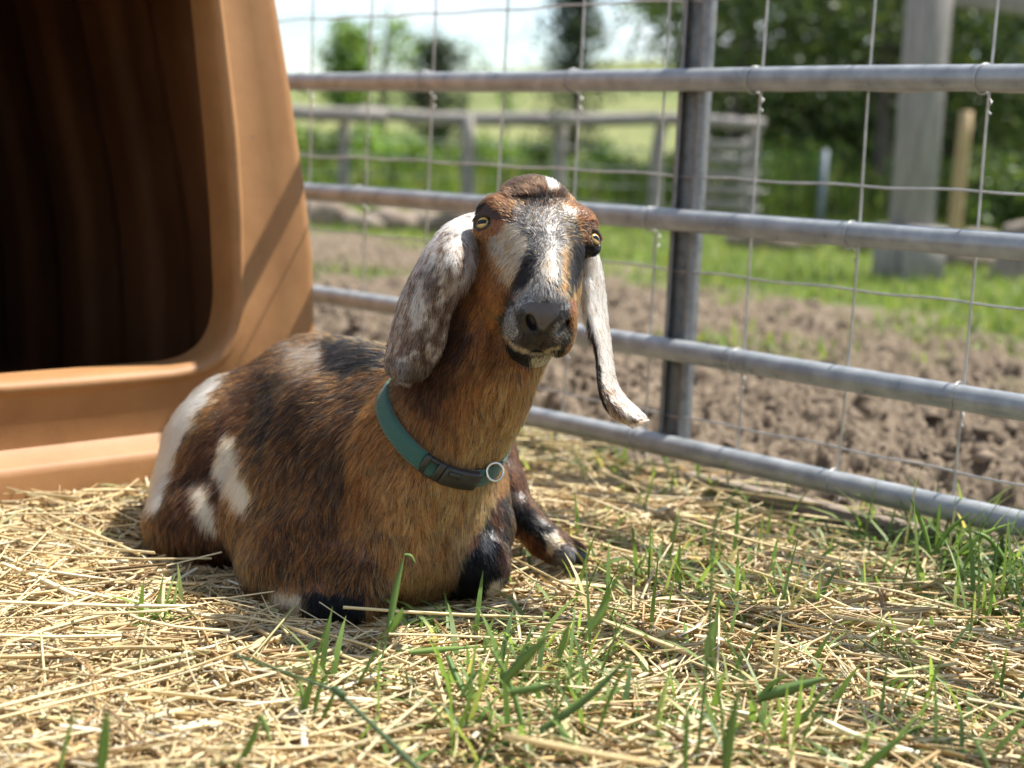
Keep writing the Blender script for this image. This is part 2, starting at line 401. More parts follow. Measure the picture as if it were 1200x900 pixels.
nt.links.new(b.outputs[0], ms.inputs[1]); nt.links.new(tr.outputs[0], ms.inputs[2]); nt.links.new(ms.outputs[0], nt.nodes['Material Output'].inputs['Surface'])
HD = nrm(np.array([.69, .724, 0])); HIN = np.array([-HD[1], HD[0], 0])       # along the front / into the hutch
HO = G(0, 597) + HIN * .045
def uv(px, py):
    v = CF + (px - 600) / FPX * CR - (py - 450) / FPX * CU
    t = ((HO - CO) @ HIN) / (v @ HIN); p = CO + t * v
    return np.array([(p - HO) @ HD, p[2]])
open_r = [uv(*x) for x in [(130, 437), (205, 431), (236, 424), (257, 409), (269, 387), (274, 350), (271, 260), (264, 160), (254, 60), (247, -10), (241, -30)]]
outer_r = [uv(*x) for x in [(374, 440), (374, 390), (372, 300), (362, 210), (347, 110), (329, 0), (308, -110)]]
uc = max(p[0] for p in open_r) - .29
# close the profiles over the top, then mirror
def close(pts, ztop, ctr):
    pts = [p for p in pts]; u, z = pts[-1]; n = 8
    for k in range(1, n + 1):
        a_ = k / n * math.pi / 2
        pts.append(np.array([ctr + (u - ctr) * math.cos(a_), z + (ztop - z) * math.sin(a_)]))
    return pts
open_r = close(open_r, open_r[-1][1] + .05, uc); outer_r = [np.array([outer_r[0][0], 0.0]), np.array([outer_r[0][0], .12])] + outer_r; outer_r = close(outer_r, outer_r[-1][1] + .22, uc)
zb = open_r[0][1]
def loop(right, bottom):
    R = np.array(right); Lm = R[::-1].copy(); Lm[:, 0] = 2 * uc - Lm[:, 0]
    return np.concatenate([[[uc, bottom]], R, Lm[1:]])
OL = loop(open_r, zb); UL = loop(outer_r, 0.0)
ctr = np.array([uc, zb + .35])
# resample both by direction from the middle of the doorway
thetas = np.linspace(-np.pi / 2, 1.5 * np.pi, 241)[:-1]
def cast(L, th):
    d_ = np.array([math.cos(th), math.sin(th)]); best = 0
    for a_, b_ in zip(L, np.roll(L, -1, 0)):
        e = b_ - a_; det = d_[0] * -e[1] + d_[1] * e[0]
        if abs(det) < 1e-9: continue
        w_ = a_ - ctr; t = (w_[0] * -e[1] + w_[1] * e[0]) / det; s_ = (d_[0] * w_[1] - d_[1] * w_[0]) / det
        if t > best and -1e-6 <= s_ <= 1 + 1e-6: best = t
    return best
ro = np.array([cast(OL, t) for t in thetas]); ru_ = np.array([cast(UL, t) for t in thetas])
for _ in range(2): ro = (np.roll(ro, 1) + 2 * ro + np.roll(ro, -1)) / 4
DD = np.stack([np.cos(thetas), np.sin(thetas)], 1)
def ring(r, depth): 
    q = ctr + DD * r[:, None]; return HO + q[:, :1] * HD + depth * HIN + np.array([0, 0, 1.0]) * q[:, 1:]
w_ = ru_ - ro
hutch = empty('plastic_hutch', HO + HD * uc)
tag(hutch, 'tan moulded plastic animal hutch with dark open doorway behind the goat', 'hutch')
rings = [ring(ro - .004, .060), ring(ro - .002, .030), ring(ro + .001, .008), ring(ro + .006, -.004), ring(ro + .014, -.008), ring(ro + .022, -.006), ring(ro + .027, .000), ring(ro + .032, .003),
         ring(ro + w_ * .55, .000), ring(ru_ - .030, .000), ring(ru_ - .012, .003), ring(ru_ - .004, .012), ring(ru_, .030)]
V = np.concatenate(rings); n = len(thetas); m = len(rings)
i, j = np.meshgrid(np.arange(m - 1), np.arange(n), indexing='ij')
f = np.stack([i * n + j, i * n + (j + 1) % n, (i + 1) * n + (j + 1) % n, (i + 1) * n + j], -1).reshape(-1, 4)
mb = MB(); mb.add(V, f); mb.build('front_wall', m_hutch, hutch, True)
# shell: sides and roof running back, ribbed, then a ribbed back wall
deps = np.linspace(.030, 2.05, 120); rs = []
for dp in deps:
    rib = .022 * (0.5 + .5 * np.clip(3 * math.sin(dp * 2 * math.pi / .26), -1, 1)) * sstep(.08, .16, dp)
    rs.append(ring(ru_ * (1 - .03 * dp) - rib, dp))
for k in range(1, 26):
    sc_ = 1 - (k / 25) ** 1.0
    q = ctr + DD * (ru_ * (1 - .03 * 2.05) * sc_)[:, None]
    bulge = 2.05 + .10 * (1 - sc_ ** 2) + .018 * np.clip(3 * np.sin(q[:, 0] * 2 * np.pi / .20), -1, 1) * min(1, 4 * sc_) * sstep(0, .2, 1 - sc_)
    rs.append(HO + q[:, :1] * HD + bulge[:, None] * HIN + np.array([0, 0, 1.0]) * q[:, 1:])
V = np.concatenate(rs); m = len(rs)
i, j = np.meshgrid(np.arange(m - 1), np.arange(n), indexing='ij')
f = np.stack([i * n + j, i * n + (j + 1) % n, (i + 1) * n + (j + 1) % n, (i + 1) * n + j], -1).reshape(-1, 4)
V[:, 2] = np.maximum(V[:, 2], .004)
mb = MB(); mb.add(V, f); mb.build('shell', m_hutch, hutch, True)
# added inner skin just inside the shell, the interior's shade put into its darker colour
m_inner_shade = noise_mat('shade_darkened_plastic', [(.25, (.085, .036, .015)), (.5, (.15, .062, .024)), (.75, (.21, .095, .040))], 6, detail=8, rough=.6, stretch=(1, 1, .35))
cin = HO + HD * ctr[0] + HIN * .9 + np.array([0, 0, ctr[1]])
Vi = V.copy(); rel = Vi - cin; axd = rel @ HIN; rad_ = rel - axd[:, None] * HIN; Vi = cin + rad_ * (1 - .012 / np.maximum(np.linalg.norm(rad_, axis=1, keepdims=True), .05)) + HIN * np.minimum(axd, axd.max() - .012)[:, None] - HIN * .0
keepf = (f >= 3 * n).all(1); mb = MB(); mb.add(Vi, f[keepf]); mb.build('inner_shade_skin', m_inner_shade, hutch, True)
# base flange standing out along the foot
prof = [(.004, .090), (-.012, .074), (-.040, .066), (-.047, .060), (-.050, .050), (-.052, .0)]
us = np.linspace(2 * uc - UL[1][0] - .03, UL[1][0] + .012, 40)
V = np.array([HO + u * HD + p[0] * HIN + np.array([0, 0, p[1]]) for u in us for p in prof]); m = len(prof)
f = [[a_ * m + k, a_ * m + k + 1, (a_ + 1) * m + k + 1, (a_ + 1) * m + k] for a_ in range(len(us) - 1) for k in range(m - 1)]
f += [[0, 1, 2, 5], [2, 3, 4, 5]] + [[len(V) - m + x for x in y] for y in ([0, 1, 2, 5], [2, 3, 4, 5])]
mb = MB(); mb.add(V, f); mb.build('base_flange', m_hutch, hutch, False).data.shade_smooth()
# ---------------------------------------------------------------- the goat: one continuous skin from a blended implicit body
BO = np.array([-0.150, 2.135, 0.0])
BF = nrm(np.array([0.47, -0.883, 0.0])); BL = np.array([-BF[1], BF[0], 0.0]); BU = np.array([0, 0, 1.0])
def Bp(f, l, z): return BO + f * BF + l * BL + z * BU
BAX = np.array([BF, BL, BU])
# head frame
HE = P(630, 277, 1.985)                 # between the eyes
HN = P(641, 380, 1.885)                 # nose end
HS = nrm(HN - HE)
_e = CR * 0.975 - CU * 0.125 + CF * 0.20
HX = nrm(_e - HS * (_e @ HS))
HM = np.cross(HX, HS); HM = HM if HM @ CF < 0 else -HM
def Hp(s, e, m): return HE + s * HS + e * HX + m * HM
HAX = np.array([HS, HX, HM])
def Pc(px, py, d): return P(px, py, d)

prims = []   # (group, op, fn, bbox_lo, bbox_hi, k)
def ell(group, c, ax, r, k=0.03, op='u'):
    c = np.asarray(c); r = np.asarray(r, float); ax = np.asarray(ax)
    def fn(p):
        q = (p - c) @ ax.T
        k0 = np.sqrt(((q / r) ** 2).sum(-1)); k1 = np.sqrt(((q / r ** 2) ** 2).sum(-1))
        return k0 * (k0 - 1) / np.maximum(k1, 1e-6)
    ext = np.abs(ax.T) @ r
    prims.append((group, op, fn, c - ext, c + ext, k))
def cone(group, a, b, ra, rb, k=0.03, op='u'):
    a = np.asarray(a); b = np.asarray(b)
    def fn(p):
        d = b - a; t = np.clip(((p - a) @ d) / (d @ d), 0, 1)
        return np.linalg.norm(p - a - t[..., None] * d, axis=-1) - (ra + (rb - ra) * t)
    R = max(ra, rb)
    prims.append((group, op, fn, np.minimum(a, b) - R, np.maximum(a, b) + R, k))
def chain(group, pts, rs, k=0.03):
    for i in range(len(pts) - 1): cone(group, pts[i], pts[i + 1], rs[i], rs[i + 1], k)

# trunk
ell('body', Bp(-0.20, 0.00, 0.152), BAX, (0.25, 0.183, 0.150))
ell('body', Bp(-0.02, -0.022, 0.168), BAX, (0.152, 0.125, 0.156), 0.05)
ell('body', Bp(0.040, -0.045, 0.115), BAX, (0.105, 0.090, 0.115), 0.05)     # brisket
ell('body', Bp(-0.36, 0.00, 0.145), BAX, (0.155, 0.157, 0.132), 0.05)
ell('body', Bp(-0.44, 0.00, 0.175), BAX, (0.08, 0.08, 0.075), 0.05)         # croup
cone('body', Bp(-0.10, -0.01, 0.258), Bp(-0.38, 0, 0.240), 0.045, 0.047, 0.05)  # spine
# shoulders and folded forelegs
ell('body', Bp(-0.03, -0.125, 0.150), BAX, (0.115, 0.065, 0.125), 0.05)
ell('body', Bp(-0.06, 0.080, 0.155), BAX, (0.08, 0.05, 0.10), 0.05)
cone('body', P(338, 612, 2.15), P(336, 650, 2.10), 0.085, 0.062, 0.10)
cone('body', P(335, 662, 2.05), P(425, 688, 1.985), 0.046, 0.034, 0.04)
chain('fore', [P(345, 700, 2.015), P(382, 711, 1.975), P(420, 714, 1.96)], [0.027, 0.024, 0.019], 0.015)
# near-side haunch
ell('body', Bp(-0.33, -0.145, 0.115), BAX, (0.165, 0.080, 0.120), 0.05)
ell('body', Bp(-0.33, 0.165, 0.115), BAX, (0.16, 0.075, 0.125), 0.04)
ell('body', P(246, 566, 2.33), BAX, (0.12, 0.062, 0.115), 0.06)
chain('body', [P(256, 618, 2.22), P(224, 614, 2.27), P(224, 585, 2.36)], [0.052, 0.052, 0.05], 0.05)
# other folded foreleg: forearm coming forward to the knee
chain('knee', [P(555, 560, 2.15), P(566, 615, 2.10), P(563, 662, 2.055)], [0.046, 0.040, 0.034], 0.012)
cone('knee', P(563, 664, 2.055), P(530, 680, 2.14), 0.033, 0.024, 0.02)
# hind foot reaching forward beside the belly
hf = [P(572, 520, 2.30), P(590, 572, 2.27), P(608, 603, 2.245), P(636, 630, 2.235), P(650, 640, 2.23)]
chain('hind', hf, [0.040, 0.030, 0.024, 0.021, 0.022], 0.02)
chain('hind', [P(648, 640, 2.225), P(660, 650, 2.205), P(667, 657, 2.195)], [0.018, 0.016, 0.010], 0.008)
chain('hind', [P(655, 637, 2.245), P(672, 648, 2.245), P(684, 656, 2.24)], [0.018, 0.016, 0.009], 0.006)
# neck
chain('neck', [P(465, 600, 2.13), P(489, 545, 2.080), P(534, 480, 2.05), P(560, 430, 2.04), P(588, 360, 2.045), P(606, 310, 2.05)],
      [0.116, 0.082, 0.066, 0.062, 0.062, 0.060], 0.06)
cone('neck', P(476, 640, 2.04), P(520, 520, 2.03), 0.068, 0.042, 0.05)       # gullet into brisket
# head
ell('head', Hp(-0.035, 0, -0.030), HAX, (0.070, 0.058, 0.056), 0.03)
ell('head', Hp(-0.012, 0, 0.002), HAX, (0.070, 0.062, 0.034), 0.03)
cone('head', Hp(-0.068, 0.0, -0.018), Hp(-0.050, 0, 0.008), 0.028, 0.025, 0.03)     # poll
for sgn in (-1, 1):
    ell('head', Hp(-0.020, sgn * 0.058, 0.006), HAX, (0.025, 0.021, 0.024), 0.025)   # brow over the eye
    ell('head', Hp(0.040, sgn * 0.040, -0.050), HAX, (0.062, 0.022, 0.046), 0.03)   # cheek
    ell('head', Hp(0.010, sgn * 0.040, -0.088), HAX, (0.045, 0.024, 0.034), 0.03)   # jaw angle
cone('head', Hp(0.035, 0, -0.004), Hp(0.105, 0, -0.003), 0.041, 0.036, 0.03)        # roman nose
cone('head', Hp(0.07, 0, 0.005), Hp(0.122, 0, 0.003), 0.029, 0.029, 0.02)
ell('head', Hp(0.130, 0, -0.016), HAX, (0.033, 0.041, 0.034), 0.02)                 # muzzle
for sgn in (-1, 1):
    ell('head', Hp(0.136, sgn * 0.023, -0.034), HAX, (0.030, 0.022, 0.027), 0.014)  # lips
    ell('head', Hp(0.138, sgn * 0.024, 0.004), HAX, (0.018, 0.013, 0.014), 0.010)  # nostril wings
ell('head', Hp(0.147, 0, -0.002), HAX, (0.013, 0.021, 0.019), 0.010)                # nose pad
cone('head', Hp(0.04, 0, -0.085), Hp(0.120, 0, -0.072), 0.034, 0.024, 0.02)         # lower jaw
ell('head', Hp(0.128, 0, -0.073), HAX, (0.026, 0.027, 0.018), 0.012)                # chin
for sgn in (-1, 1):
    ell('head', Hp(0.156, sgn * 0.0200, 0.001), nrm(np.array([HS, HX - sgn * 0.6 * HM, HM + sgn * 0.6 * HX])), (0.015, 0.0056, 0.0120), 0.004, 's')
    ell('head', Hp(0.148, sgn * 0.048, -0.053 + 0.003), HAX, (0.036, 0.022, 0.0042), 0.004, 's')   # mouth slit sides
ell('head', Hp(0.164, 0, -0.054), HAX, (0.028, 0.04, 0.0042), 0.004, 's')
ell('head', Hp(0.168, 0, -0.034), HAX, (0.008, 0.0025, 0.016), 0.004, 's')

EYES = []
for sgn, ex, ey in ((-1, 565.5, 265), (1, 695, 284)):
    c = P(ex, ey, proj(Hp(0.004, sgn * 0.066, 0.0))[2]) - HX * sgn * 0.004
    o = nrm(HX * sgn * 0.62 + HM * 0.62 - HS * 0.05 - CF * 0.35)
    a = nrm(CR - CU * 0.10 - o * ((CR - CU * 0.10) @ o)); b = np.cross(o, a)
    EYES.append((c, o, a, b))
    ell('head', c - o * 0.003, (o, a, b), (0.0150, 0.0180, 0.0150), 0.008)
    ell('head', c + b * 0.011 * (1 if b[2] > 0 else -1) + o * 0.003, (o, a, b), (0.009, 0.016, 0.005), 0.006)   # upper lid
    ell('head', c + o * 0.012, (o, a, b), (0.014, 0.0112, 0.0074), 0.003, 's')
VOX = 0.0040
allo = np.min([p[3] for p in prims], 0) - 0.03; allo[2] = -0.03
ahi = np.max([p[4] for p in prims], 0) + 0.03
dims = np.ceil((ahi - allo) / VOX).astype(int) + 1
def smin(a, b, k):
    h = np.clip(0.5 + 0.5 * (b - a) / k, 0, 1)
    return b + (a - b) * h - k * h * (1 - h)
def smax(a, b, k): return -smin(-a, -b, k)
def eval_points(p, groups=None):
    d = np.full(p.shape[:-1], 0.5)
    for g, op, fn, lo, hi, k in prims:
        if groups and g not in groups: continue
        x = fn(p); d = smin(d, x, k) if op == 'u' else smax(d, -x, k)
    return d
def grid(lo, hi, vox):
    dims = np.ceil((hi - lo) / vox).astype(int) + 1
    field = np.full(dims, 0.12, np.float32)
    for g, op, fn, plo, phi, k in prims:
        pad = k * 1.6 + 0.02
        i0 = np.clip(np.floor((plo - pad - lo) / vox).astype(int), 0, dims); i1 = np.clip(np.ceil((phi + pad - lo) / vox).astype(int) + 1, 0, dims)
        if (i1 <= i0).any(): continue
        ax = [lo[a] + vox * np.arange(i0[a], i1[a]) for a in range(3)]
        pts = np.stack(np.meshgrid(*ax, indexing='ij'), -1)
        x = fn(pts).astype(np.float32)
        sl = tuple(slice(i0[a], i1[a]) for a in range(3))
        field[sl] = smin(field[sl], x, k) if op == 'u' else smax(field[sl], -x, k)
    return field

def surface_nets(F, org, h):
    s = F < 0; nx, ny, nz = F.shape
    corners = [(0, 0, 0), (1, 0, 0), (0, 1, 0), (1, 1, 0), (0, 0, 1), (1, 0, 1), (0, 1, 1), (1, 1, 1)]
    cnt = np.zeros((nx - 1, ny - 1, nz - 1), np.int8)
    for c in corners: cnt += s[c[0]:nx - 1 + c[0], c[1]:ny - 1 + c[1], c[2]:nz - 1 + c[2]]
    act = (cnt > 0) & (cnt < 8)
    cell = np.argwhere(act); idx = np.full(act.shape, -1, np.int64); idx[act] = np.arange(len(cell))
    val = np.stack([F[cell[:, 0] + c[0], cell[:, 1] + c[1], cell[:, 2] + c[2]] for c in corners], 1)
    acc = np.zeros((len(cell), 3)); n = np.zeros(len(cell))
    ca = np.array(corners, float)
    for a in range(8):
        for b in range(a + 1, 8):
            if bin(a ^ b).count('1') != 1: continue
            va, vb = val[:, a], val[:, b]; m = (va < 0) != (vb < 0)
            t = np.where(m, va / np.where(m, va - vb, 1), 0)
            acc += np.where(m[:, None], ca[a] + t[:, None] * (ca[b] - ca[a]), 0); n += m
    v = org + h * (cell + acc / n[:, None])
    quads = []
    for a in range(3):
        sa = [slice(1, -1)] * 3; sa[a] = slice(0, -1); sb = [slice(1, -1)] * 3; sb[a] = slice(1, None)
        A = s[tuple(sa)]; B = s[tuple(sb)]
        e = np.argwhere(A != B); 
        off = np.ones(3, int); off[a] = 0; e = e + off
        u, w = [(1, 2), (2, 0), (0, 1)][a]
        def ci(du, dw):
            q = e.copy(); q[:, u] -= du; q[:, w] -= dw; return idx[q[:, 0], q[:, 1], q[:, 2]]
        q = np.stack([ci(1, 1), ci(0, 1), ci(0, 0), ci(1, 0)], 1)
        ins = s[e[:, 0], e[:, 1], e[:, 2]]
        q[~ins] = q[~ins][:, ::-1]; quads.append(q)
    return v, np.concatenate(quads)
def laplace(v, q, it, lam=0.5):
    e = np.concatenate([q[:, [0, 1]], q[:, [1, 2]], q[:, [2, 3]], q[:, [3, 0]]]); 
    for _ in range(it):
        s = np.zeros_like(v); c = np.zeros(len(v))
        for k in range(3): s[:, k] = np.bincount(e[:, 0], v[e[:, 1], k], len(v)) + np.bincount(e[:, 1], v[e[:, 0], k], len(v))
        c = np.bincount(e[:, 0], minlength=len(v)) + np.bincount(e[:, 1], minlength=len(v))
        v = v + lam * (s / c[:, None] - v)
    return v
gv, gq = surface_nets(grid(allo, ahi, VOX), allo, VOX); gv = laplace(gv, gq, 2)
_hp = [p for p in prims if p[0] == 'head']
hlo = np.min([p[3] for p in _hp], 0) - 0.012; hhi = np.max([p[4] for p in _hp], 0) + 0.02
hv, hq = surface_nets(grid(hlo, hhi, 0.0018), hlo, 0.0018); hv = laplace(hv, hq, 1)
inb = ((gv > hlo + 0.004) & (gv < hhi - 0.004)).all(1)
gq = gq[~inb[gq].all(1)]
gq = np.concatenate([gq, hq + len(gv)]); gv = np.concatenate([gv, hv])
used = np.zeros(len(gv), bool); used[gq.ravel()] = True; remap = np.cumsum(used) - 1; gv = gv[used]; gq = remap[gq]
gv[:, 2] = np.maximum(gv[:, 2], 0.002)

# ears: thick, cupped, hanging leaves
def ear(rows, depth_fn, thick, nu=15, sub=5):
    rows = np.array(rows, float)      # (n, 4): outer x,y inner x,y
    n = len(rows); t = np.linspace(0, n - 1, (n - 1) * sub + 1)
    R = np.stack([np.interp(t, np.arange(n), rows[:, k]) for k in range(4)], 1)
    for _ in range(4): R[1:-1] = (R[:-2] + 2 * R[1:-1] + R[2:]) / 4
    T = t / (n - 1); s = np.linspace(0, 1, nu)
    px = R[:, 0, None] * (1 - s) + R[:, 2, None] * s; py = R[:, 1, None] * (1 - s) + R[:, 3, None] * s
    d = depth_fn(T[:, None], s[None])
    C = P(px, py, d)
    N = np.cross(np.gradient(C, axis=0), np.gradient(C, axis=1)); N = nrm(N); N *= np.where((N @ CF) > 0, -1, 1)[..., None]
    th = thick * np.sqrt(np.clip(1 - (2 * s - 1) ** 4, 0.02, 1))[None] * np.minimum(1, 0.3 + (1 - T[:, None]) * 6)
    top = C + N * th[..., None] / 2; bot = C - N * th[..., None] / 2
    m = len(T); v = np.concatenate([top.reshape(-1, 3), bot.reshape(-1, 3)])
    i, j = np.meshgrid(np.arange(m - 1), np.arange(nu - 1), indexing='ij')
    a = (i * nu + j).ravel(); f1 = np.stack([a, a + 1, a + nu + 1, a + nu], 1); f2 = f1[:, ::-1] + m * nu
    rim = [k for k in range(nu)] + [r * nu + nu - 1 for r in range(1, m)] + [(m - 1) * nu + k for k in range(nu - 2, -1, -1)] + [r * nu for r in range(m - 2, 0, -1)]
    rim = np.array(rim); r2 = np.roll(rim, -1)
    f3 = np.stack([rim, rim + m * nu, r2 + m * nu, r2], 1)
    fs = np.concatenate([f1, f2, f3])
    # face the quads outwards
    c = v[fs].mean(1); nn = np.cross(v[fs[:, 1]] - v[fs[:, 0]], v[fs[:, 2]] - v[fs[:, 0]])
    ref = np.concatenate([N.reshape(-1, 3)[f1[:, 0]], -N.reshape(-1, 3)[f1[:, 0]]])
    flip = (nn[:len(ref)] * ref).sum(1) < 0; fs[:len(ref)][flip] = fs[:len(ref)][flip][:, ::-1]
    return v, fs, np.tile(np.repeat(T, nu), 2), np.tile(np.tile(s, m), 2), np.concatenate([np.zeros(m * nu), np.ones(m * nu)])
earA = ear([(566, 246, 572, 268), (546, 251, 562, 282), (522, 262, 557, 305), (500, 288, 548, 330), (482, 320, 534, 352), (468, 350, 527, 374), (460, 380, 523, 398),
            (454, 406, 515, 420), (450, 426, 502, 438), (461, 444, 482, 449)],
           lambda T, s: 2.03 - 0.080 * sstep(0, .35, T) + 0.02 * T - 0.045 * np.sin(np.pi * np.clip(s, 0, 1) ** 0.8) * sstep(0, .3, T) + 0.035 * (1 - s) + 0.0 * s, 0.0065)
earB = ear([(680, 276, 692, 278), (682, 292, 699, 294), (680, 312, 705, 314), (680, 336, 709, 340), (684, 365, 711, 368), (694, 392, 714, 395), (698, 420, 717, 425), (699, 446, 722, 450),
            (703, 468, 734, 468), (716, 486, 750, 482), (738, 498, 758, 491)],
           lambda T, s: 2.03 - 0.02 * np.sin(np.pi * s) + 0.07 * s * np.sin(np.pi * np.clip(T, 0, 1)) - 0.02 * T, 0.0075)

parts_v = [gv, earA[0], earB[0]]; offs = np.cumsum([0] + [len(x) for x in parts_v])
BV = np.concatenate(parts_v); BQ = np.concatenate([gq, earA[1] + offs[1], earB[1] + offs[2]])
ear_id = np.concatenate([np.zeros(len(gv), int), np.full(len(earA[0]), 1), np.full(len(earB[0]), 2)])
earT = np.concatenate([np.zeros(len(gv)), earA[2], earB[2]]); earS = np.concatenate([np.zeros(len(gv)), earA[3], earB[3]])
earBack = np.concatenate([np.zeros(len(gv)), earA[4], earB[4]])
# ---------------------------------------------------------------- coat: which hair has which colour
def poly_sd(u, v, poly):
    poly = np.asarray(poly, float); d = np.full(u.shape, 1e9); ins = np.zeros(u.shape, bool)
    n = len(poly)
    for i in range(n):
        a = poly[i]; b = poly[(i + 1) % n]; e = b - a
        wx = u - a[0]; wy = v - a[1]; t = np.clip((wx * e[0] + wy * e[1]) / (e @ e), 0, 1)
        d = np.minimum(d, np.hypot(wx - t * e[0], wy - t * e[1]))
        c = ((a[1] > v) != (b[1] > v)); 
        with np.errstate(divide='ignore', invalid='ignore'):
            x = (b[0] - a[0]) * (v - a[1]) / (b[1] - a[1] if b[1] != a[1] else 1e-9) + a[0]
        ins ^= c & (u < x)
    return np.where(ins, -d, d)
BLACK = (.006, .0055, .006); DARK = (.030, .013, .007); BROWN = (.200, .064, .015); RED = (.17, .050, .014); TAN = (.47, .215, .068)
CREAM = (.66, .53, .36); WHITE = (.78, .70, .58); GREY = (.40, .36, .33); SKIN = (.045, .040, .040); ORANGE = (.31, .100, .024)
BODY_P = [  # polygon, colour, edge softness px, strength
    ([(300, 440), (420, 400), (500, 420), (480, 560), (440, 640), (380, 610), (330, 560), (290, 520)], (.085, .030, .010), 40, .7),
    ([(300, 425), (262, 470), (215, 545), (190, 610), (200, 660), (268, 668), (262, 610), (258, 540), (280, 480), (305, 450)], (.030, .012, .006), 10, .85),
    ([(305, 440), (330, 450), (318, 500), (300, 540), (290, 520)], BLACK, 12, .7),
    ([(335, 470), (352, 440), (362, 470), (345, 520), (330, 560), (322, 530)], (.018, .008, .005), 14, .7),
    ([(270, 560), (290, 610), (300, 700), (420, 700), (400, 640), (330, 590)], (.22, .070, .017), 30, .8),
    ([(440, 560), (600, 480), (600, 640), (540, 720), (450, 715), (440, 650)], TAN, 30, .85),
    ([(500, 650), (560, 600), (545, 690), (510, 715)], (.33, .17, .07), 16, .7),
    ([(297, 398), (275, 398), (230, 425), (175, 465), (125, 515), (95, 580), (110, 606), (180, 604), (197, 570), (203, 537), (228, 496), (248, 460), (273, 427), (300, 402)], WHITE, 5, 1),
    ([(262, 512), (276, 518), (283, 560), (297, 585), (284, 606), (270, 602), (255, 572), (246, 546)], CREAM, 5, 1),
    ([(220, 572), (238, 570), (251, 600), (254, 630), (240, 625), (224, 600)], CREAM, 5, 1),
    ([(322, 405), (372, 393), (385, 405), (378, 430), (345, 442), (330, 425)], (.48, .40, .33), 12, .75),
    ([(372, 400), (400, 396), (458, 408), (452, 428), (420, 432), (400, 444), (382, 430)], BLACK, 7, .95),
    ([(330, 395), (350, 385), (380, 385), (360, 398)], RED, 8, .6),
    ([(308, 692), (352, 698), (362, 712), (350, 724), (320, 716)], CREAM, 6, .9),
    ([(356, 698), (395, 695), (428, 704), (428, 735), (356, 735)], BLACK, 4, 1),
]
KNEE_P = [
    ([(535, 600), (600, 580), (605, 720), (520, 720)], BLACK, 8, 1),
    ([(556, 555), (585, 560), (592, 640), (600, 660), (585, 690), (583, 630), (572, 600)], (.06, .02, .01), 8, .8),
    ([(545, 560), (568, 570), (565, 640), (548, 655), (538, 620)], ORANGE, 8, .9),
    ([(560, 625), (585, 625), (580, 655), (556, 650)], GREY, 8, .65),
    ([(570, 682), (590, 680), (594, 700), (568, 702)], CREAM, 4, 1),
]
HIND_P = [
    ([(560, 500), (620, 500), (612, 600), (590, 610)], (.04, .015, .008), 8, .9),
    ([(598, 590), (618, 590), (650, 620), (690, 660), (640, 640), (608, 625)], BLACK, 6, 1),
    ([(600, 622), (625, 628), (645, 650), (640, 670), (610, 650)], (.12, .036, .012), 6, .8),
    ([(637, 626), (652, 624), (662, 636), (655, 645), (650, 652), (640, 650)], CREAM, 3, 1),
    ([(648, 645), (660, 640), (700, 645), (700, 675), (646, 670)], (.05, .048, .05), 3, 1),
]
NECK_P = [
    ([(450, 380), (540, 330), (555, 400), (530, 460), (505, 500), (470, 470)], (.034, .013, .006), 14, .85),  # dark neck behind the ear: the ear's shadow put into the hair colour
    ([(540, 330), (600, 300), (640, 420), (620, 470), (560, 420)], (.19, .062, .017), 18, .8),
    ([(560, 430), (640, 430), (600, 560), (540, 580), (520, 540)], (.41, .172, .050), 22, .9),
]
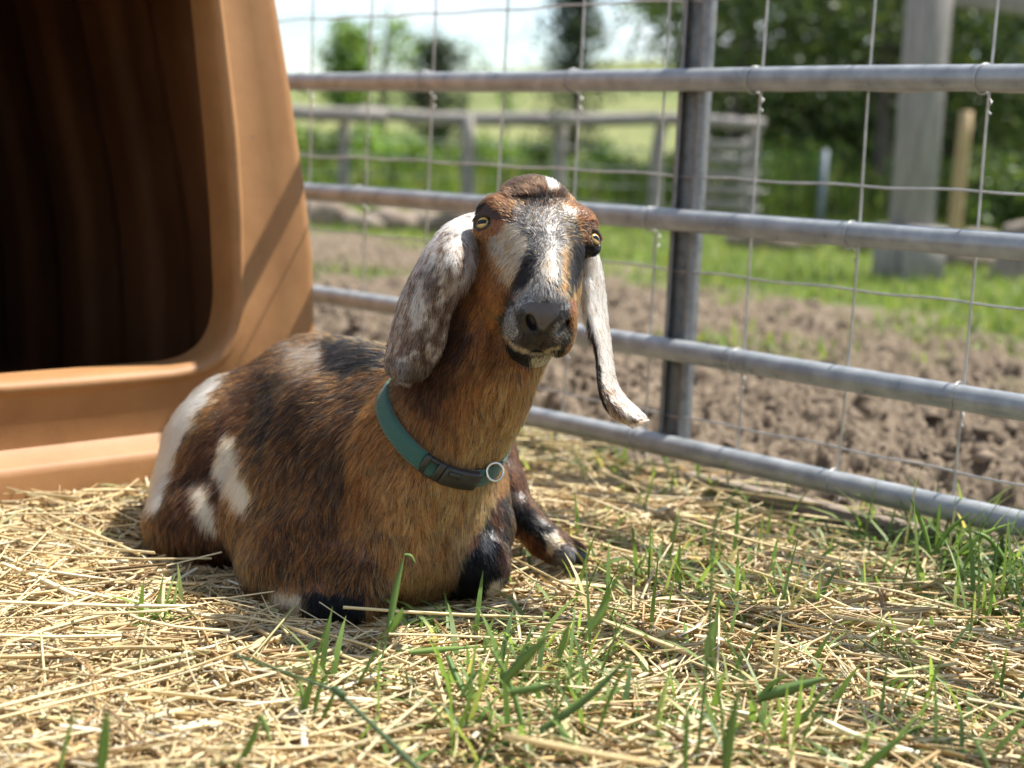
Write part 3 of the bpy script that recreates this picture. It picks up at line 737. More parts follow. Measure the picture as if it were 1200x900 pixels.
HEAD_P = [
    ([(596, 240), (625, 226), (665, 240), (672, 285), (662, 345), (610, 345), (595, 300), (592, 265)], 'SALT', 8, .95),
    ([(540, 228), (580, 200), (604, 220), (602, 262), (580, 258), (556, 258)], (.055, .018, .007), 7, .95),
    ([(535, 232), (562, 218), (568, 240), (560, 258), (548, 256)], BLACK, 5, .95),
    ([(590, 190), (640, 180), (680, 205), (668, 236), (640, 244), (606, 240), (590, 228)], (.022, .012, .008), 8, .95),
    ([(632, 222), (650, 225), (645, 240), (618, 236)], BLACK, 5, .7),
    ([(640, 206), (653, 206), (657, 219), (644, 222)], WHITE, 3, .95),
    ([(660, 236), (672, 238), (684, 252), (672, 262), (664, 250)], (.55, .48, .4), 6, .7),
    ([(672, 230), (704, 236), (722, 290), (690, 278), (678, 260)], (.06, .020, .008), 6, .95),
    ([(664, 250), (676, 258), (684, 280), (676, 292), (668, 275)], BLACK, 5, .85),
    ([(587, 262), (603, 260), (618, 278), (620, 298), (606, 322), (600, 345), (586, 330), (574, 302), (566, 284), (580, 280)], (.52, .42, .30), 7, .75),
    ([(566, 275), (585, 272), (596, 300), (590, 318), (576, 300)], GREY, 7, .6),
    ([(618, 292), (630, 296), (626, 320), (616, 338), (604, 352), (594, 350), (604, 325)], BLACK, 4, 1),
    ([(637, 292), (650, 288), (658, 310), (652, 332), (638, 334), (630, 312)], (.50, .43, .34), 6, .75),
    ([(640, 264), (648, 262), (650, 274), (641, 276)], WHITE, 4, .7),
    ([(661, 297), (668, 292), (668, 330), (664, 356), (660, 352), (662, 325)], (.15, .045, .012), 3, .8),
    ([(671, 282), (690, 286), (714, 290), (712, 308), (694, 312), (684, 330), (674, 345), (667, 352), (668, 310)], BLACK, 4, 1),
    ([(684, 318), (692, 300), (688, 335), (672, 390), (662, 392), (668, 360)], ORANGE, 4, .9),
    ([(590, 346), (608, 336), (600, 362), (588, 372)], (.025, .012, .008), 5, .8),
    ([(606, 342), (636, 326), (656, 342), (664, 358), (655, 356), (632, 352), (612, 358)], 'FROST', 5, 1),
    ([(584, 372), (600, 352), (664, 352), (672, 392), (660, 416), (634, 424), (600, 412), (586, 395)], (.022, .018, .018), 4, 1),
    ([(586, 374), (598, 356), (606, 364), (610, 392), (602, 400), (588, 392)], 'FROST', 5, .8),
    ([(650, 378), (664, 372), (668, 396), (656, 404), (647, 396)], 'FROST', 4, .8),
    ([(603, 346), (664, 346), (670, 362), (656, 366), (640, 352), (616, 360), (604, 368)], 'FROST', 4, .95),
    ([(590, 394), (604, 408), (626, 416), (656, 408), (660, 412), (648, 440), (615, 440), (594, 420)], BLACK, 3, 1),
    ([(590, 390), (604, 404), (626, 413), (658, 404), (659, 409), (628, 418), (602, 410), (589, 394)], (.42, .33, .20), 1.5, .9),
    ([(622, 420), (652, 412), (652, 428), (638, 440), (624, 438)], (.58, .50, .33), 3, .8),
]
PAD = [(611, 357), (622, 354), (648, 354), (659, 358), (654, 370), (637, 387), (622, 377)]
def coat(pos, group, eid, et, es, eback, r1, r2, r3):
    u, v, d = proj(pos)
    nz = fbm(pos * 55, 3, 3) - .5; nz2 = fbm(pos * 55, 3, 31) - .5
    amp = np.where(group == 'head', 6.0, 13.0); u = u + nz * amp; v = v + nz2 * amp
    c = np.empty((len(u), 3)); c[:] = BROWN
    c[group == 'head'] = ORANGE; c[group == 'neck'] = (.21, .070, .017); c[group == 'hind'] = DARK
    def paint(mask, lst):
        if not mask.any(): return
        uu, vv, cc = u[mask], v[mask], c[mask]; q = r1[mask]
        for poly, colr, soft, st in lst:
            sd = poly_sd(uu, vv, poly)
            w = np.clip(.5 - sd / (2 * soft), 0, 1) * st
            if isinstance(colr, str):
                t = r2[mask]
                lo, hi, pw = ((.012, .010, .010), (.42, .39, .37), 3.2) if colr == 'SALT' else ((.035, .032, .032), (.56, .54, .52), 1.5)
                colr = np.array(lo) + (np.array(hi) - np.array(lo)) * (t ** pw)[:, None]
            take = (w > q)[:, None]            # each hair is one colour or the other: edges break up hair by hair
            cc = np.where(take, colr, cc)
        c[mask] = cc
    paint((group == 'body') | (group == 'fore'), BODY_P)
    paint(group == 'neck', NECK_P); paint(group == 'neck', BODY_P[5:7])
    paint(group == 'knee', KNEE_P); paint(group == 'hind', HIND_P); paint(group == 'head', HEAD_P)
    # ears: roan, white hairs over rust and grey, darker towards the tip
    m = eid > 0
    if m.any():
        t, s_, q, q2 = et[m], es[m], r1[m], r2[m]
        sp = fbm(pos[m] * np.array([130, 130, 60]), 2, 9)
        white = np.array((.72, .66, .58)); rust = np.array((.105, .058, .036)); dk = np.array((.025, .02, .018)); gr = np.array((.24, .21, .19))
        pr = np.clip(.74 - .34 * sstep(.10, .75, t) + 1.5 * (.5 - sp) + .16 * (s_ < .14), .05, .97)
        pr = np.where(t < .2, np.clip(pr + .2, 0, .98), pr)
        e = np.where((q < pr)[:, None], white * (.75 + .25 * q2[:, None]), rust * (.6 + .8 * q2[:, None]))
        tip = sstep(.72, .95, t) * .85
        e = np.where((r3[m] < tip)[:, None], np.where((q2 < .55)[:, None], gr, dk), e)
        second = eid[m] == 2
        e2 = np.where((q < np.clip(.90 - .35 * sstep(.35, .9, t) + .8 * (.5 - sp), .1, 1))[:, None], white, np.array((.20, .11, .066)) * (.7 + .6 * q2[:, None]))
        e2 = np.where(((s_ < .10) & (t > .42) & (t < .85))[:, None], dk * .5, e2)
        e = np.where(second[:, None], e2, e)
        e = np.where((eback[m] > .5)[:, None], np.array((.30, .15, .08)) * (.7 + .6 * q2[:, None]), e)
        c[m] = e
    return c
GRP = ['body', 'neck', 'head', 'knee', 'hind', 'fore']
def group_of(p):
    D = np.stack([eval_points(p, (g,)) for g in GRP], 1)
    D[:, 2] -= 0.004
    return np.array(GRP)[D.argmin(1)]

vgrp = group_of(BV)
zr = np.full(len(BV), .5)
skin_col = coat(BV, vgrp, ear_id, earT, earS, earBack, zr, rng.random(len(BV)), zr) * .55
pu, pv, pd = proj(BV)
pad_sd = poly_sd(pu, pv, PAD)
lip = (vgrp == 'head') & (np.abs((BV - HE) @ HM + .0535) < .005) & ((BV - HE) @ HS > .095)
skin_col[lip] = (.012, .010, .010)
padm = (vgrp == 'head') & (pad_sd < 0)
skin_col[padm] = np.array((.066, .055, .052)) * (.7 + .6 * fbm(BV[padm] * 160, 3, 12))[:, None]
for c, o, a, b in EYES:
    skin_col[(vgrp == 'head') & (np.linalg.norm((BV - c - o * .009) @ np.array([o, a, b]).T / np.array([.017, .0150, .0108]), axis=1) < 1)] = (.016, .012, .010)
hoof = (vgrp == 'hind') & (poly_sd(pu, pv, HIND_P[4][0]) < 0)
skin_col[hoof] = (.050, .047, .046)
m_skin, _nt, _b = mat_new('goat_skin')
_a = _nt.nodes.new('ShaderNodeAttribute'); _a.attribute_name = 'col'; _nt.links.new(_a.outputs['Color'], _b.inputs['Base Color'])
_b.inputs['Roughness'].default_value = .42; _b.inputs['Specular IOR Level'].default_value = .45
_n = _nt.nodes.new('ShaderNodeTexVoronoi'); _n.inputs['Scale'].default_value = 420
_bp = _nt.nodes.new('ShaderNodeBump'); _bp.inputs['Strength'].default_value = .25; _bp.inputs['Distance'].default_value = .001
_tc2 = _nt.nodes.new('ShaderNodeTexCoord'); _nt.links.new(_tc2.outputs['Object'], _n.inputs['Vector'])
_nt.links.new(_n.outputs['Distance'], _bp.inputs['Height']); _nt.links.new(_bp.outputs[0], _b.inputs['Normal'])

GO = Bp(0, 0, 0)
goat = empty('goat', GO)
tag(goat, 'brown goat with cream and black markings, long speckled ears and green collar, lying on straw', 'goat')
body = mesh_np('body', BV - GO, BQ, m_skin, True, skin_col, goat)

# ---- hair
ARROWS = np.array([  # px, py, dx, dy on the trunk, neck and legs
    (550, 480, -.1, 1), (590, 470, -.25, 1), (500, 470, -.3, 1), (520, 520, -.2, 1), (480, 540, -.4, 1), (520, 640, 0, 1), (470, 610, -.1, 1), (560, 590, -.2, 1), (430, 660, 0, 1),
    (400, 520, -.45, .9), (430, 470, -.8, .6), (450, 440, -1, .3), (400, 445, -1, .35), (350, 470, -.8, .6), (320, 470, -.6, .8), (330, 560, -.25, 1), (300, 640, .0, 1), (350, 680, .2, 1), (370, 600, -.15, 1),
    (380, 410, -1, .1), (440, 415, -1, .2), (330, 405, -1, .4), (300, 415, -.9, .6), (260, 470, -.6, .8), (230, 540, -.35, .9), (190, 600, -.05, 1), (240, 640, 0, 1), (270, 560, -.15, 1),
    (600, 570, .15, 1), (630, 620, .8, .6), (670, 650, .9, .4), (560, 640, 0, 1), (575, 600, .05, 1)], float)
HARROWS = np.array([
    (635, 250, .1, -1), (600, 240, -.6, -.8), (575, 240, -.9, -.3), (670, 250, .7, -.7), (695, 262, .9, -.2), (635, 285, 0, -.6), (610, 285, -.7, .5), (590, 310, -.6, .8), (570, 300, -.3, 1), (565, 350, -.1, 1),
    (600, 340, -.5, .8), (640, 320, 0, 1), (640, 350, 0, 1), (668, 310, .4, .9), (682, 320, .2, 1), (600, 385, -.9, .5), (660, 385, .9, .4), (625, 400, -.2, 1), (635, 425, 0, 1), (580, 400, -.2, 1), (610, 430, -.1, 1)], float)
tri = np.concatenate([BQ[:, [0, 1, 2]], BQ[:, [0, 2, 3]]])
ta, tb, tcx = BV[tri[:, 0]], BV[tri[:, 1]], BV[tri[:, 2]]
cr = np.cross(tb - ta, tcx - ta); area = np.linalg.norm(cr, axis=1) / 2
vn = np.zeros_like(BV)
for k in range(3):
    for c3 in range(3): vn[:, c3] += np.bincount(tri[:, k], cr[:, c3], len(BV))
vn = nrm(vn)
gidx = {g: i for i, g in enumerate(GRP)}
vg = np.array([gidx[g] for g in vgrp]); vg[ear_id > 0] = 6
dens = np.array([1.0, 1.25, 2.6, 2.0, 2.2, 1.6, 2.6])[vg[tri[:, 0]]]
facing = ((nrm(cr) * nrm(CO - ta)).sum(1) > -0.25)
bare = (padm | hoof)[tri].all(1)
below = (BV[tri][:, :, 2] < 0.006).all(1)
w = area * dens * np.where(facing, 1, .35) * ~bare * ~below
NH = 430000
ti = rng.choice(len(tri), NH, p=w / w.sum())
ra, rb = rng.random(NH), rng.random(NH); fl = ra + rb > 1; ra[fl] = 1 - ra[fl]; rb[fl] = 1 - rb[fl]; rc = 1 - ra - rb
wts = np.stack([rc, ra, rb], 1)
root = (BV[tri[ti]] * wts[..., None]).sum(1); N = nrm((vn[tri[ti]] * wts[..., None]).sum(1))
hg = vg[tri[ti, wts.argmax(1)]]; hid = ear_id[tri[ti, 0]]
hT = (earT[tri[ti]] * wts).sum(1); hS = (earS[tri[ti]] * wts).sum(1); hB = earBack[tri[ti, 0]]
# bare patches: inside nose holes, eye openings, mouth
keep = np.ones(NH, bool)
for c, o, a, b in EYES: keep &= np.linalg.norm((root - c - o * .009) @ np.array([o, a, b]).T / np.array([.015, .0148, .0105]), axis=1) > 1
ru, rv, rd = proj(root)
keep &= ~((hg == 2) & (poly_sd(ru, rv, PAD) < 1.5))
for g2 in (-1, 1): keep &= np.linalg.norm(root - Hp(0.150, g2 * 0.0205, 0.0), axis=1) > .0125
hl = (root - HE) @ HAX.T
keep &= ~((hg == 2) & (np.abs(hl[:, 2] + .0535) < .0042) & (hl[:, 0] > .098))
root, N, hg, hid, hT, hS, hB, ru, rv = [x[keep] for x in (root, N, hg, hid, hT, hS, hB, ru, rv)]
NH = len(root)
def flow(u, v, A):
    wx = np.zeros(len(u)); wy = np.zeros(len(u))
    for px, py, dx, dy in A:
        wgt = 1 / (((u - px) ** 2 + (v - py) ** 2) ** 1.25 + 30); l = math.hypot(dx, dy); wx += wgt * dx / l; wy += wgt * dy / l
    return wx, wy
fx, fy = flow(ru, rv, ARROWS); hx, hy = flow(ru, rv, HARROWS)
hm = hg == 2
fx = np.where(hm, hx, fx); fy = np.where(hm, hy, fy)
F = nrm(np.stack([fx, fy], 1))
# ears: along the ear to its tip
F[hid == 1] = nrm(np.array([-.35, 1.0])); F[hid == 2] = np.where((hT[hid == 2] > .62)[:, None], nrm(np.array([.8, .6])), np.array([.12, 1.0]))
curl = (fbm(root * 38, 2, 5) - .5) * 1.5 + (fbm(root * 130, 2, 15) - .5) * .9 + rng.normal(0, .16, NH)
cs, sn = np.cos(curl * .8), np.sin(curl * .8)
F = np.stack([F[:, 0] * cs - F[:, 1] * sn, F[:, 0] * sn + F[:, 1] * cs], 1)
D = F[:, :1] * CR - F[:, 1:] * CU
D = nrm(D - N * (D * N).sum(1, keepdims=True) + 1e-5)
L = np.array([.0205, .0180, .0090, .011, .010, .011, .0085])[hg]
L = np.where(hg == 0, L * (1 + .25 * (fbm(root * 12, 2, 8) - .5)), L)
top = hm & (rv < 232) & (ru > 596) & (ru < 668); L[top] *= 1.35
L[(hid > 0) & (hT > .93)] *= .6
muz = hm & (rv > 345) & (ru > 585); L[muz] *= .45
fr = (hid == 2) & (hS < .3) & (hT > .22) & (hT < .5); L[fr] *= 2.0
fr1 = (hid == 1) & (hS > .86) & (hT > .15) & (hT < .45); L[fr1] *= 2.0
for c, o, a, b in EYES: L *= np.where(np.linalg.norm(root - c, axis=1) < .030, .5, 1)
L = L * rng.uniform(.65, 1.2, NH)
lift = np.where(hm, .30, .24) + rng.normal(0, .10, NH) + (fbm(root * 60, 2, 21) - .5) * .35
lift[top] += .35; lift = np.clip(lift, .08, 1.0)
K = 4; pts = np.zeros((NH, K, 3)); pts[:, 0] = root - N * .0006
for k in range(1, K):
    a_ = lift * (1.25 - .75 * (k / (K - 1)))
    pts[:, k] = pts[:, k - 1] + (L / (K - 1))[:, None] * (D * np.cos(a_)[:, None] + N * np.sin(a_)[:, None]) + np.array([0, 0, -.00035 * k])
pts[..., 2] = np.maximum(pts[..., 2], .003)
gn = np.array(GRP + ['ear'])[hg]
r1, r2, r3 = rng.random(NH), rng.random(NH), rng.random(NH)
hc = coat(pts[:, 2], gn, hid, hT, hS, hB, r1, r2, r3)
clump = fbm(root * np.array([75, 75, 45]), 2, 44)
var = (.40 + 1.05 * rng.random(NH) ** 1.3) * (.35 + 1.25 * clump) * (.72 + .56 * fbm(root * 14, 3, 66))
lum = hc.mean(1)
var = np.where(lum > .28, .80 + .28 * rng.random(NH), var)
hc = hc * var[:, None]
hc = np.where(((lum > .012) & (lum < .30) & (gn != 'ear'))[:, None], np.minimum(hc * np.array((1.45, 1.42, 1.35)), .75), hc)
tint = rng.random(NH); isb = (lum > .03) & (lum < .28) & (gn != 'ear')
hc = np.where((isb & (tint < .13 + .22 * ((gn == 'body') & (ru < 460))))[:, None], np.array(BLACK) * 1.6, hc)                       # black guard hairs
hc = np.where((isb & (tint > .93))[:, None], hc * .4 + np.array((.46, .24, .095)) * .6, hc)    # pale sunburnt hairs
fur_data = bpy.data.hair_curves.new('fur')
fur_data.add_curves([K] * NH)
fur_data.attributes['position'].data.foreach_set('vector', (pts - GO).astype(np.float32).ravel())
ra_ = fur_data.attributes.get('radius') or fur_data.attributes.new('radius', 'FLOAT', 'POINT')
base_r = np.array([.00040, .00038, .00030, .00034, .00034, .00036, .00030])[hg] * rng.uniform(.6, 1.02, NH)
ra_.data.foreach_set('value', (base_r[:, None] * np.array([1.0, .95, .7, .22])[None]).astype(np.float32).ravel())
ca = fur_data.attributes.new('col', 'FLOAT_COLOR', 'CURVE')
ca.data.foreach_set('color', np.concatenate([hc, np.ones((NH, 1))], 1).astype(np.float32).ravel())
m_fur = bpy.data.materials.new('goat_fur'); m_fur.use_nodes = True
_nt = m_fur.node_tree; _nt.nodes.remove(_nt.nodes['Principled BSDF'])
_h = _nt.nodes.new('ShaderNodeBsdfHairPrincipled'); _h.model = 'CHIANG'; _h.parametrization = 'COLOR'
_a = _nt.nodes.new('ShaderNodeAttribute'); _a.attribute_name = 'col'
_nt.links.new(_a.outputs['Color'], _h.inputs['Color'])
_h.inputs['Roughness'].default_value = .5; _h.inputs['Radial Roughness'].default_value = .55
_h.inputs['Random Roughness'].default_value = .2; _h.inputs['IOR'].default_value = 1.24
_nt.links.new(_h.outputs[0], _nt.nodes['Material Output'].inputs['Surface'])
fur_data.materials.append(m_fur)
fur = bpy.data.objects.new('fur', fur_data); COL.objects.link(fur); fur.parent = goat
tag(fur, kind='stuff')

# ---- eyes
m_eye, _nt, _b = mat_new('goat_eye')
_tc3 = _nt.nodes.new('ShaderNodeTexCoord'); _sx = _nt.nodes.new('ShaderNodeSeparateXYZ'); _nt.links.new(_tc3.outputs['Object'], _sx.inputs[0])
def _m(op, a, b=None, c=None):
    n = _nt.nodes.new('ShaderNodeMath'); n.operation = op
    for i, x in enumerate((a, b, c)):
        if x is None: continue
        if isinstance(x, (int, float)): n.inputs[i].default_value = x
        else: _nt.links.new(x, n.inputs[i])
    return n.outputs[0]
# local x: along the lids, y: across them, z: outwards
slit = _m('LESS_THAN', _m('ADD', _m('POWER', _m('DIVIDE', _sx.outputs[0], .0066), 4), _m('POWER', _m('DIVIDE', _m('SUBTRACT', _sx.outputs[1], -.0006), .0032), 4)), 1)
rad = _m('SQRT', _m('ADD', _m('MULTIPLY', _sx.outputs[0], _sx.outputs[0]), _m('MULTIPLY', _sx.outputs[1], _sx.outputs[1])))
_r = ramp(_nt, [(0, (.62, .42, .13)), (.55, (.58, .38, .12)), (.74, (.30, .18, .05)), (.84, (.03, .018, .012)), (1, (.015, .01, .008))])
_nz = _nt.nodes.new('ShaderNodeTexNoise'); _nz.inputs['Scale'].default_value = 900
_nt.links.new(_tc3.outputs['Object'], _nz.inputs['Vector'])
_nt.links.new(_m('MULTIPLY_ADD', rad, 95, _m('MULTIPLY', _m('SUBTRACT', _nz.outputs['Fac'], .5), .25)), _r.inputs[0])
_mix = _nt.nodes.new('ShaderNodeMix'); _mix.data_type = 'RGBA'; _mix.inputs[7].default_value = (.006, .006, .008, 1)
_nt.links.new(slit, _mix.inputs[0]); _nt.links.new(_r.outputs[0], _mix.inputs[6]); _nt.links.new(_mix.outputs[2], _b.inputs['Base Color'])
_b.inputs['Roughness'].default_value = .16; _b.inputs['Specular IOR Level'].default_value = .35
for c, o, a, b in EYES:
    bm = bmesh.new(); bmesh.ops.create_uvsphere(bm, u_segments=28, v_segments=18, radius=.0128)
    me = bpy.data.meshes.new('eye'); bm.to_mesh(me); bm.free(); me.materials.append(m_eye); me.shade_smooth()
    e = bpy.data.objects.new('eye', me); COL.objects.link(e); e.parent = goat
    cc = c + o * .0004 - GO
    e.matrix_local = Matrix(((a[0], b[0], o[0], cc[0]), (a[1], b[1], o[1], cc[1]), (a[2], b[2], o[2], cc[2]), (0, 0, 0, 1)))
# ---------------------------------------------------------------- collar (worn by the goat: a thing of its own)
m_web, _nt, _b = mat_new('nylon_webbing')
_tc = _nt.nodes.new('ShaderNodeTexCoord'); _w = _nt.nodes.new('ShaderNodeTexWave'); _w.wave_type = 'BANDS'; _w.bands_direction = 'DIAGONAL'
_w.inputs['Scale'].default_value = 170; _w.inputs['Distortion'].default_value = .6
_nt.links.new(_tc.outputs['Object'], _w.inputs['Vector'])
_r = ramp(_nt, [(0, (.007, .050, .034)), (1, (.018, .100, .070))]); _nt.links.new(_w.outputs['Fac'], _r.inputs[0]); _nt.links.new(_r.outputs[0], _b.inputs['Base Color'])
_bp = _nt.nodes.new('ShaderNodeBump'); _bp.inputs['Strength'].default_value = .5; _bp.inputs['Distance'].default_value = .0006
_nt.links.new(_w.outputs['Fac'], _bp.inputs['Height']); _nt.links.new(_bp.outputs[0], _b.inputs['Normal'])
_b.inputs['Roughness'].default_value = .65; _b.inputs['Sheen Weight'].default_value = .2
m_buckle = noise_mat('black_plastic', [(0, (.014, .015, .015)), (1, (.028, .030, .029))], 60, rough=.42, bump=.15, bscale=300, bdist=.0006)
m_steel = noise_mat('bright_steel', [(0, (.55, .55, .53)), (1, (.72, .71, .68))], 40, rough=.22, metallic=1)
# plane of the collar through three places on the neck
cA = P(464, 436, 2.085); cB = P(520, 541, 1.985); cC = P(574, 560, 2.01)
cc0 = P(518, 506, 2.065)
cn = nrm(np.cross(cA - cB, cC - cB)); cn = cn if cn[2] > 0 else -cn
cc0 = cc0 - cn * ((cc0 - cB) @ cn)
e1 = nrm(cB - cc0); e2 = np.cross(cn, e1); e2 = e2 if e2 @ CR > 0 else -e2
NA = 96
ang = np.linspace(0, 2 * np.pi, NA, endpoint=False)
dirs = np.cos(ang)[:, None] * e1 + np.sin(ang)[:, None] * e2
def neck_r(dirs, off):
    lo = np.zeros(len(dirs)); hi = np.full(len(dirs), .14)
    for _ in range(26):
        mid = (lo + hi) / 2; p = cc0 + cn * off + dirs * mid[:, None]
        ins = eval_points(p, ('neck',)) < 0
        lo = np.where(ins, mid, lo); hi = np.where(ins, hi, mid)
    return lo
HW = .0108; TH = .0026
rl = [neck_r(dirs, o) for o in (-HW, 0, HW)]
def sm(x):
    for _ in range(3): x = (np.roll(x, 1) + 2 * x + np.roll(x, -1)) / 4
    return x
GAP = .0050
rl = [np.maximum(sm(x), sm(rl[1]) - .004) + GAP for x in rl]
col_o = cc0
collar = empty('collar', col_o)
tag(collar, 'green nylon webbing collar with black buckle round the neck of the goat', 'collar')
def strap(a0, a1, extra=0.0, n=80, hw=HW):
    A = np.linspace(a0, a1, n); dd = np.cos(A)[:, None] * e1 + np.sin(A)[:, None] * e2
    R = [np.interp(A % (2 * np.pi), np.append(ang, 2 * np.pi), np.append(x, x[0])) for x in rl]
    V = []
    for th in (0, TH):
        for o, r in ((-hw, R[0]), (-hw * .5, (R[0] + R[1]) / 2), (0, R[1]), (hw * .5, (R[1] + R[2]) / 2), (hw, R[2])):
            V.append(cc0 + cn * o + dd * (r + th + extra)[:, None])
    V = np.stack(V, 1); m = V.shape[1]
    ring = [0, 1, 2, 3, 4, 9, 8, 7, 6, 5]
    f = []
    for i in range(n - 1):
        for k in range(10):
            f.append([i * m + ring[k], i * m + ring[(k + 1) % 10], (i + 1) * m + ring[(k + 1) % 10], (i + 1) * m + ring[k]])
    for i in (0, n - 1): 
        for k in range(4): f.append([i * m + ring[k], i * m + ring[k + 1], i * m + ring[8 - k], i * m + ring[9 - k]])
    return V.reshape(-1, 3), np.array(f)
mb = MB(); mb.add(*strap(.0, 2 * np.pi - .001, n=110)); mb.build('strap', m_web, collar, True)
mb = MB(); mb.add(*strap(np.pi * 1.25, np.pi * 2 - .26, TH + .0006, 50)); mb.build('strap_overlap', m_web, collar, True)
# buckle: side release, made of curved slabs that follow the neck
def slab(a0, a1, hw0, hw1, t0, t1, n=8):
    A = np.linspace(a0, a1, n); dd = np.cos(A)[:, None] * e1 + np.sin(A)[:, None] * e2
    r = np.interp(A % (2 * np.pi), np.append(ang, 2 * np.pi), np.append(rl[1], rl[1][0]))
    rr = np.linspace(r[0], r[-1], n); w = np.linspace(hw0, hw1, n)
    V = np.stack([cc0 + cn * (s * ww)[:, None] + dd * (rr + t)[:, None] for (s, t, ww) in ((-1, t0, w), (-1.0, t1 - .0012, w), (-.9, t1, w), (.9, t1, w), (1, t1 - .0012, w), (1, t0, w))], 1)
    f = [[i * 6 + k, i * 6 + (k + 1) % 6, (i + 1) * 6 + (k + 1) % 6, (i + 1) * 6 + k] for i in range(n - 1) for k in range(6)]
    for i in (0, n - 1): f += [[i * 6, i * 6 + 1, i * 6 + 2, i * 6 + 5], [i * 6 + 2, i * 6 + 3, i * 6 + 4, i * 6 + 5]]
    return V.reshape(-1, 3), np.array(f)
B0 = -.27
mb = MB()
mb.add(*slab(B0 + .27, B0 + .74, .0142, .0138, .001, .0105, 12))            # socket half
buckle = mb.build('buckle', m_buckle, collar, False)
mb = MB()
mb.add(*slab(B0, B0 + .07, .0142, .0142, .001, .0085, 4)); mb.add(*slab(B0 + .18, B0 + .262, .0142, .0142, .001, .0095, 4))
for sg in (-1, 1):
    V, f = slab(B0 + .07, B0 + .18, .0022, .0022, .001, .008, 4); mb.add(V + cn * sg * .0120, f)
mb.build('slide_bar', m_buckle, buckle, False)
mb = MB(); V, f = slab(B0 + .32, B0 + .46, .0035, .0035, .0105, .0125, 4); mb.add(V + cn * .008, f)
mb.build('release_tab', m_buckle, buckle, False)
# ring
A = B0 + .95; dd = math.cos(A) * e1 + math.sin(A) * e2; tt = -math.sin(A) * e1 + math.cos(A) * e2
rr = float(np.interp(A % (2 * np.pi), ang, rl[1])); rc = P(580, 553, proj(cc0 + dd * (rr + .012))[2])
th = np.linspace(0, 2 * np.pi, 33); ra1 = nrm(CR * .92 + CF * .25 - CU * .1); ra2 = nrm(np.cross(ra1, CF) * .9 + CU * .8)
ra2 = nrm(ra2 - ra1 * (ra1 @ ra2))
mb = MB(); mb.tube([rc + .0112 * (math.cos(t) * ra1 + math.sin(t) * ra2 * 1.05) for t in th], .0019, 10, cap=False); mb.build('ring', m_steel, collar, True)
# ---------------------------------------------------------------- straw litter and grass in the pen
m_straw = attr_mat('straw', .55, .12, .35)
m_blade = attr_mat('grass_blade', .48, .48, .4)
def straws(name, xy, z0, L, W, yaw, pitch, colr, seg=3, seed=1):
    r = np.random.default_rng(seed); n = len(xy)
    d = np.stack([np.cos(yaw) * np.cos(pitch), np.sin(yaw) * np.cos(pitch), np.sin(pitch)], 1)
    s = np.stack([-np.sin(yaw), np.cos(yaw), np.zeros(n)], 1); u = np.cross(d, s)
    roll = r.uniform(0, 6.28, n); s, u = s * np.cos(roll)[:, None] + u * np.sin(roll)[:, None], -s * np.sin(roll)[:, None] + u * np.cos(roll)[:, None]
    t = np.linspace(-.5, .5, seg); bend = r.normal(0, .05, n) * L; bz = r.normal(0, .02, n) * L
    c = np.concatenate([xy, z0[:, None]], 1)
    P_ = c[:, None] + d[:, None] * (t[None] * L[:, None])[..., None] + (np.array([-np.sin(yaw), np.cos(yaw), np.zeros(n)]).T)[:, None] * (bend[:, None] * (t[None] ** 2 * 4 - .5))[..., None]
    P_[..., 2] += bz[:, None] * (t[None] ** 2 * 4 - .5)
    th = np.array([0, 2.2, 4.1]); fl = np.array([1.0, .9, .9])
    ring = (np.cos(th) * fl)[None, None, :, None] * s[:, None, None] * W[:, None, None, None] + (np.sin(th) * .5)[None, None, :, None] * u[:, None, None] * W[:, None, None, None]
    tap = np.ones(seg); tap[-1] = .7
    V = P_[:, :, None] + ring * tap[None, :, None, None]
    k = np.arange(seg - 1)[:, None] * 3; j = np.arange(3)[None]; j2 = (j + 1) % 3
    F = np.stack([k + j, k + j2, k + 3 + j2, k + 3 + j], -1).reshape(-1, 4)
    F = (F[None] + (np.arange(n) * seg * 3)[:, None, None]).reshape(-1, 4)
    V[..., 2] = np.maximum(V[..., 2], ground_z(V[..., 0], V[..., 1]) - .004)
    return mesh_np(name, V.reshape(-1, 3), F, m_straw, False, np.repeat(colr, seg * 3, 0))
def straw_colour(n, r):
    base = np.array([(.64, .48, .25), (.76, .63, .38), (.55, .37, .16), (.32, .20, .095), (.44, .41, .19), (.80, .72, .53)])
    c = base[r.choice(6, n, p=[.36, .24, .18, .09, .05, .08])]
    return c * r.uniform(.72, 1.12, (n, 1))
def pen_points(n, r, x=(-1.15, 1.45), y=(1.12, 3.3)):
    # denser close to the lens, as area in the picture
    xy = np.stack([r.uniform(*x, n), r.uniform(*y, n)], 1)
    q = fence_q(xy[:, 0], xy[:, 1]); hp = (np.concatenate([xy, np.zeros((n, 1))], 1) - HO)
    front = hp @ HIN; k = (q < .02 + .05 * r.random(n)) & ((front < -.07) | ((front > .05) & (front < .9)))
    k &= np.abs(xy[:, 0]) < .42 * xy[:, 1] + .25
    return xy[k]
r = np.random.default_rng(3)
xy = pen_points(72000, r)
pz = np.concatenate([xy, np.full((len(xy), 1), .03)], 1); sd = eval_points(pz)
xy = xy[sd > -.012]; sd = sd[sd > -.012]; n = len(xy)
px_, py_, _ = proj(np.concatenate([xy, np.zeros((n, 1))], 1))
mound = .022 * sstep(.45, .7, fbm(xy * 3.2, 3, 71)) + .004
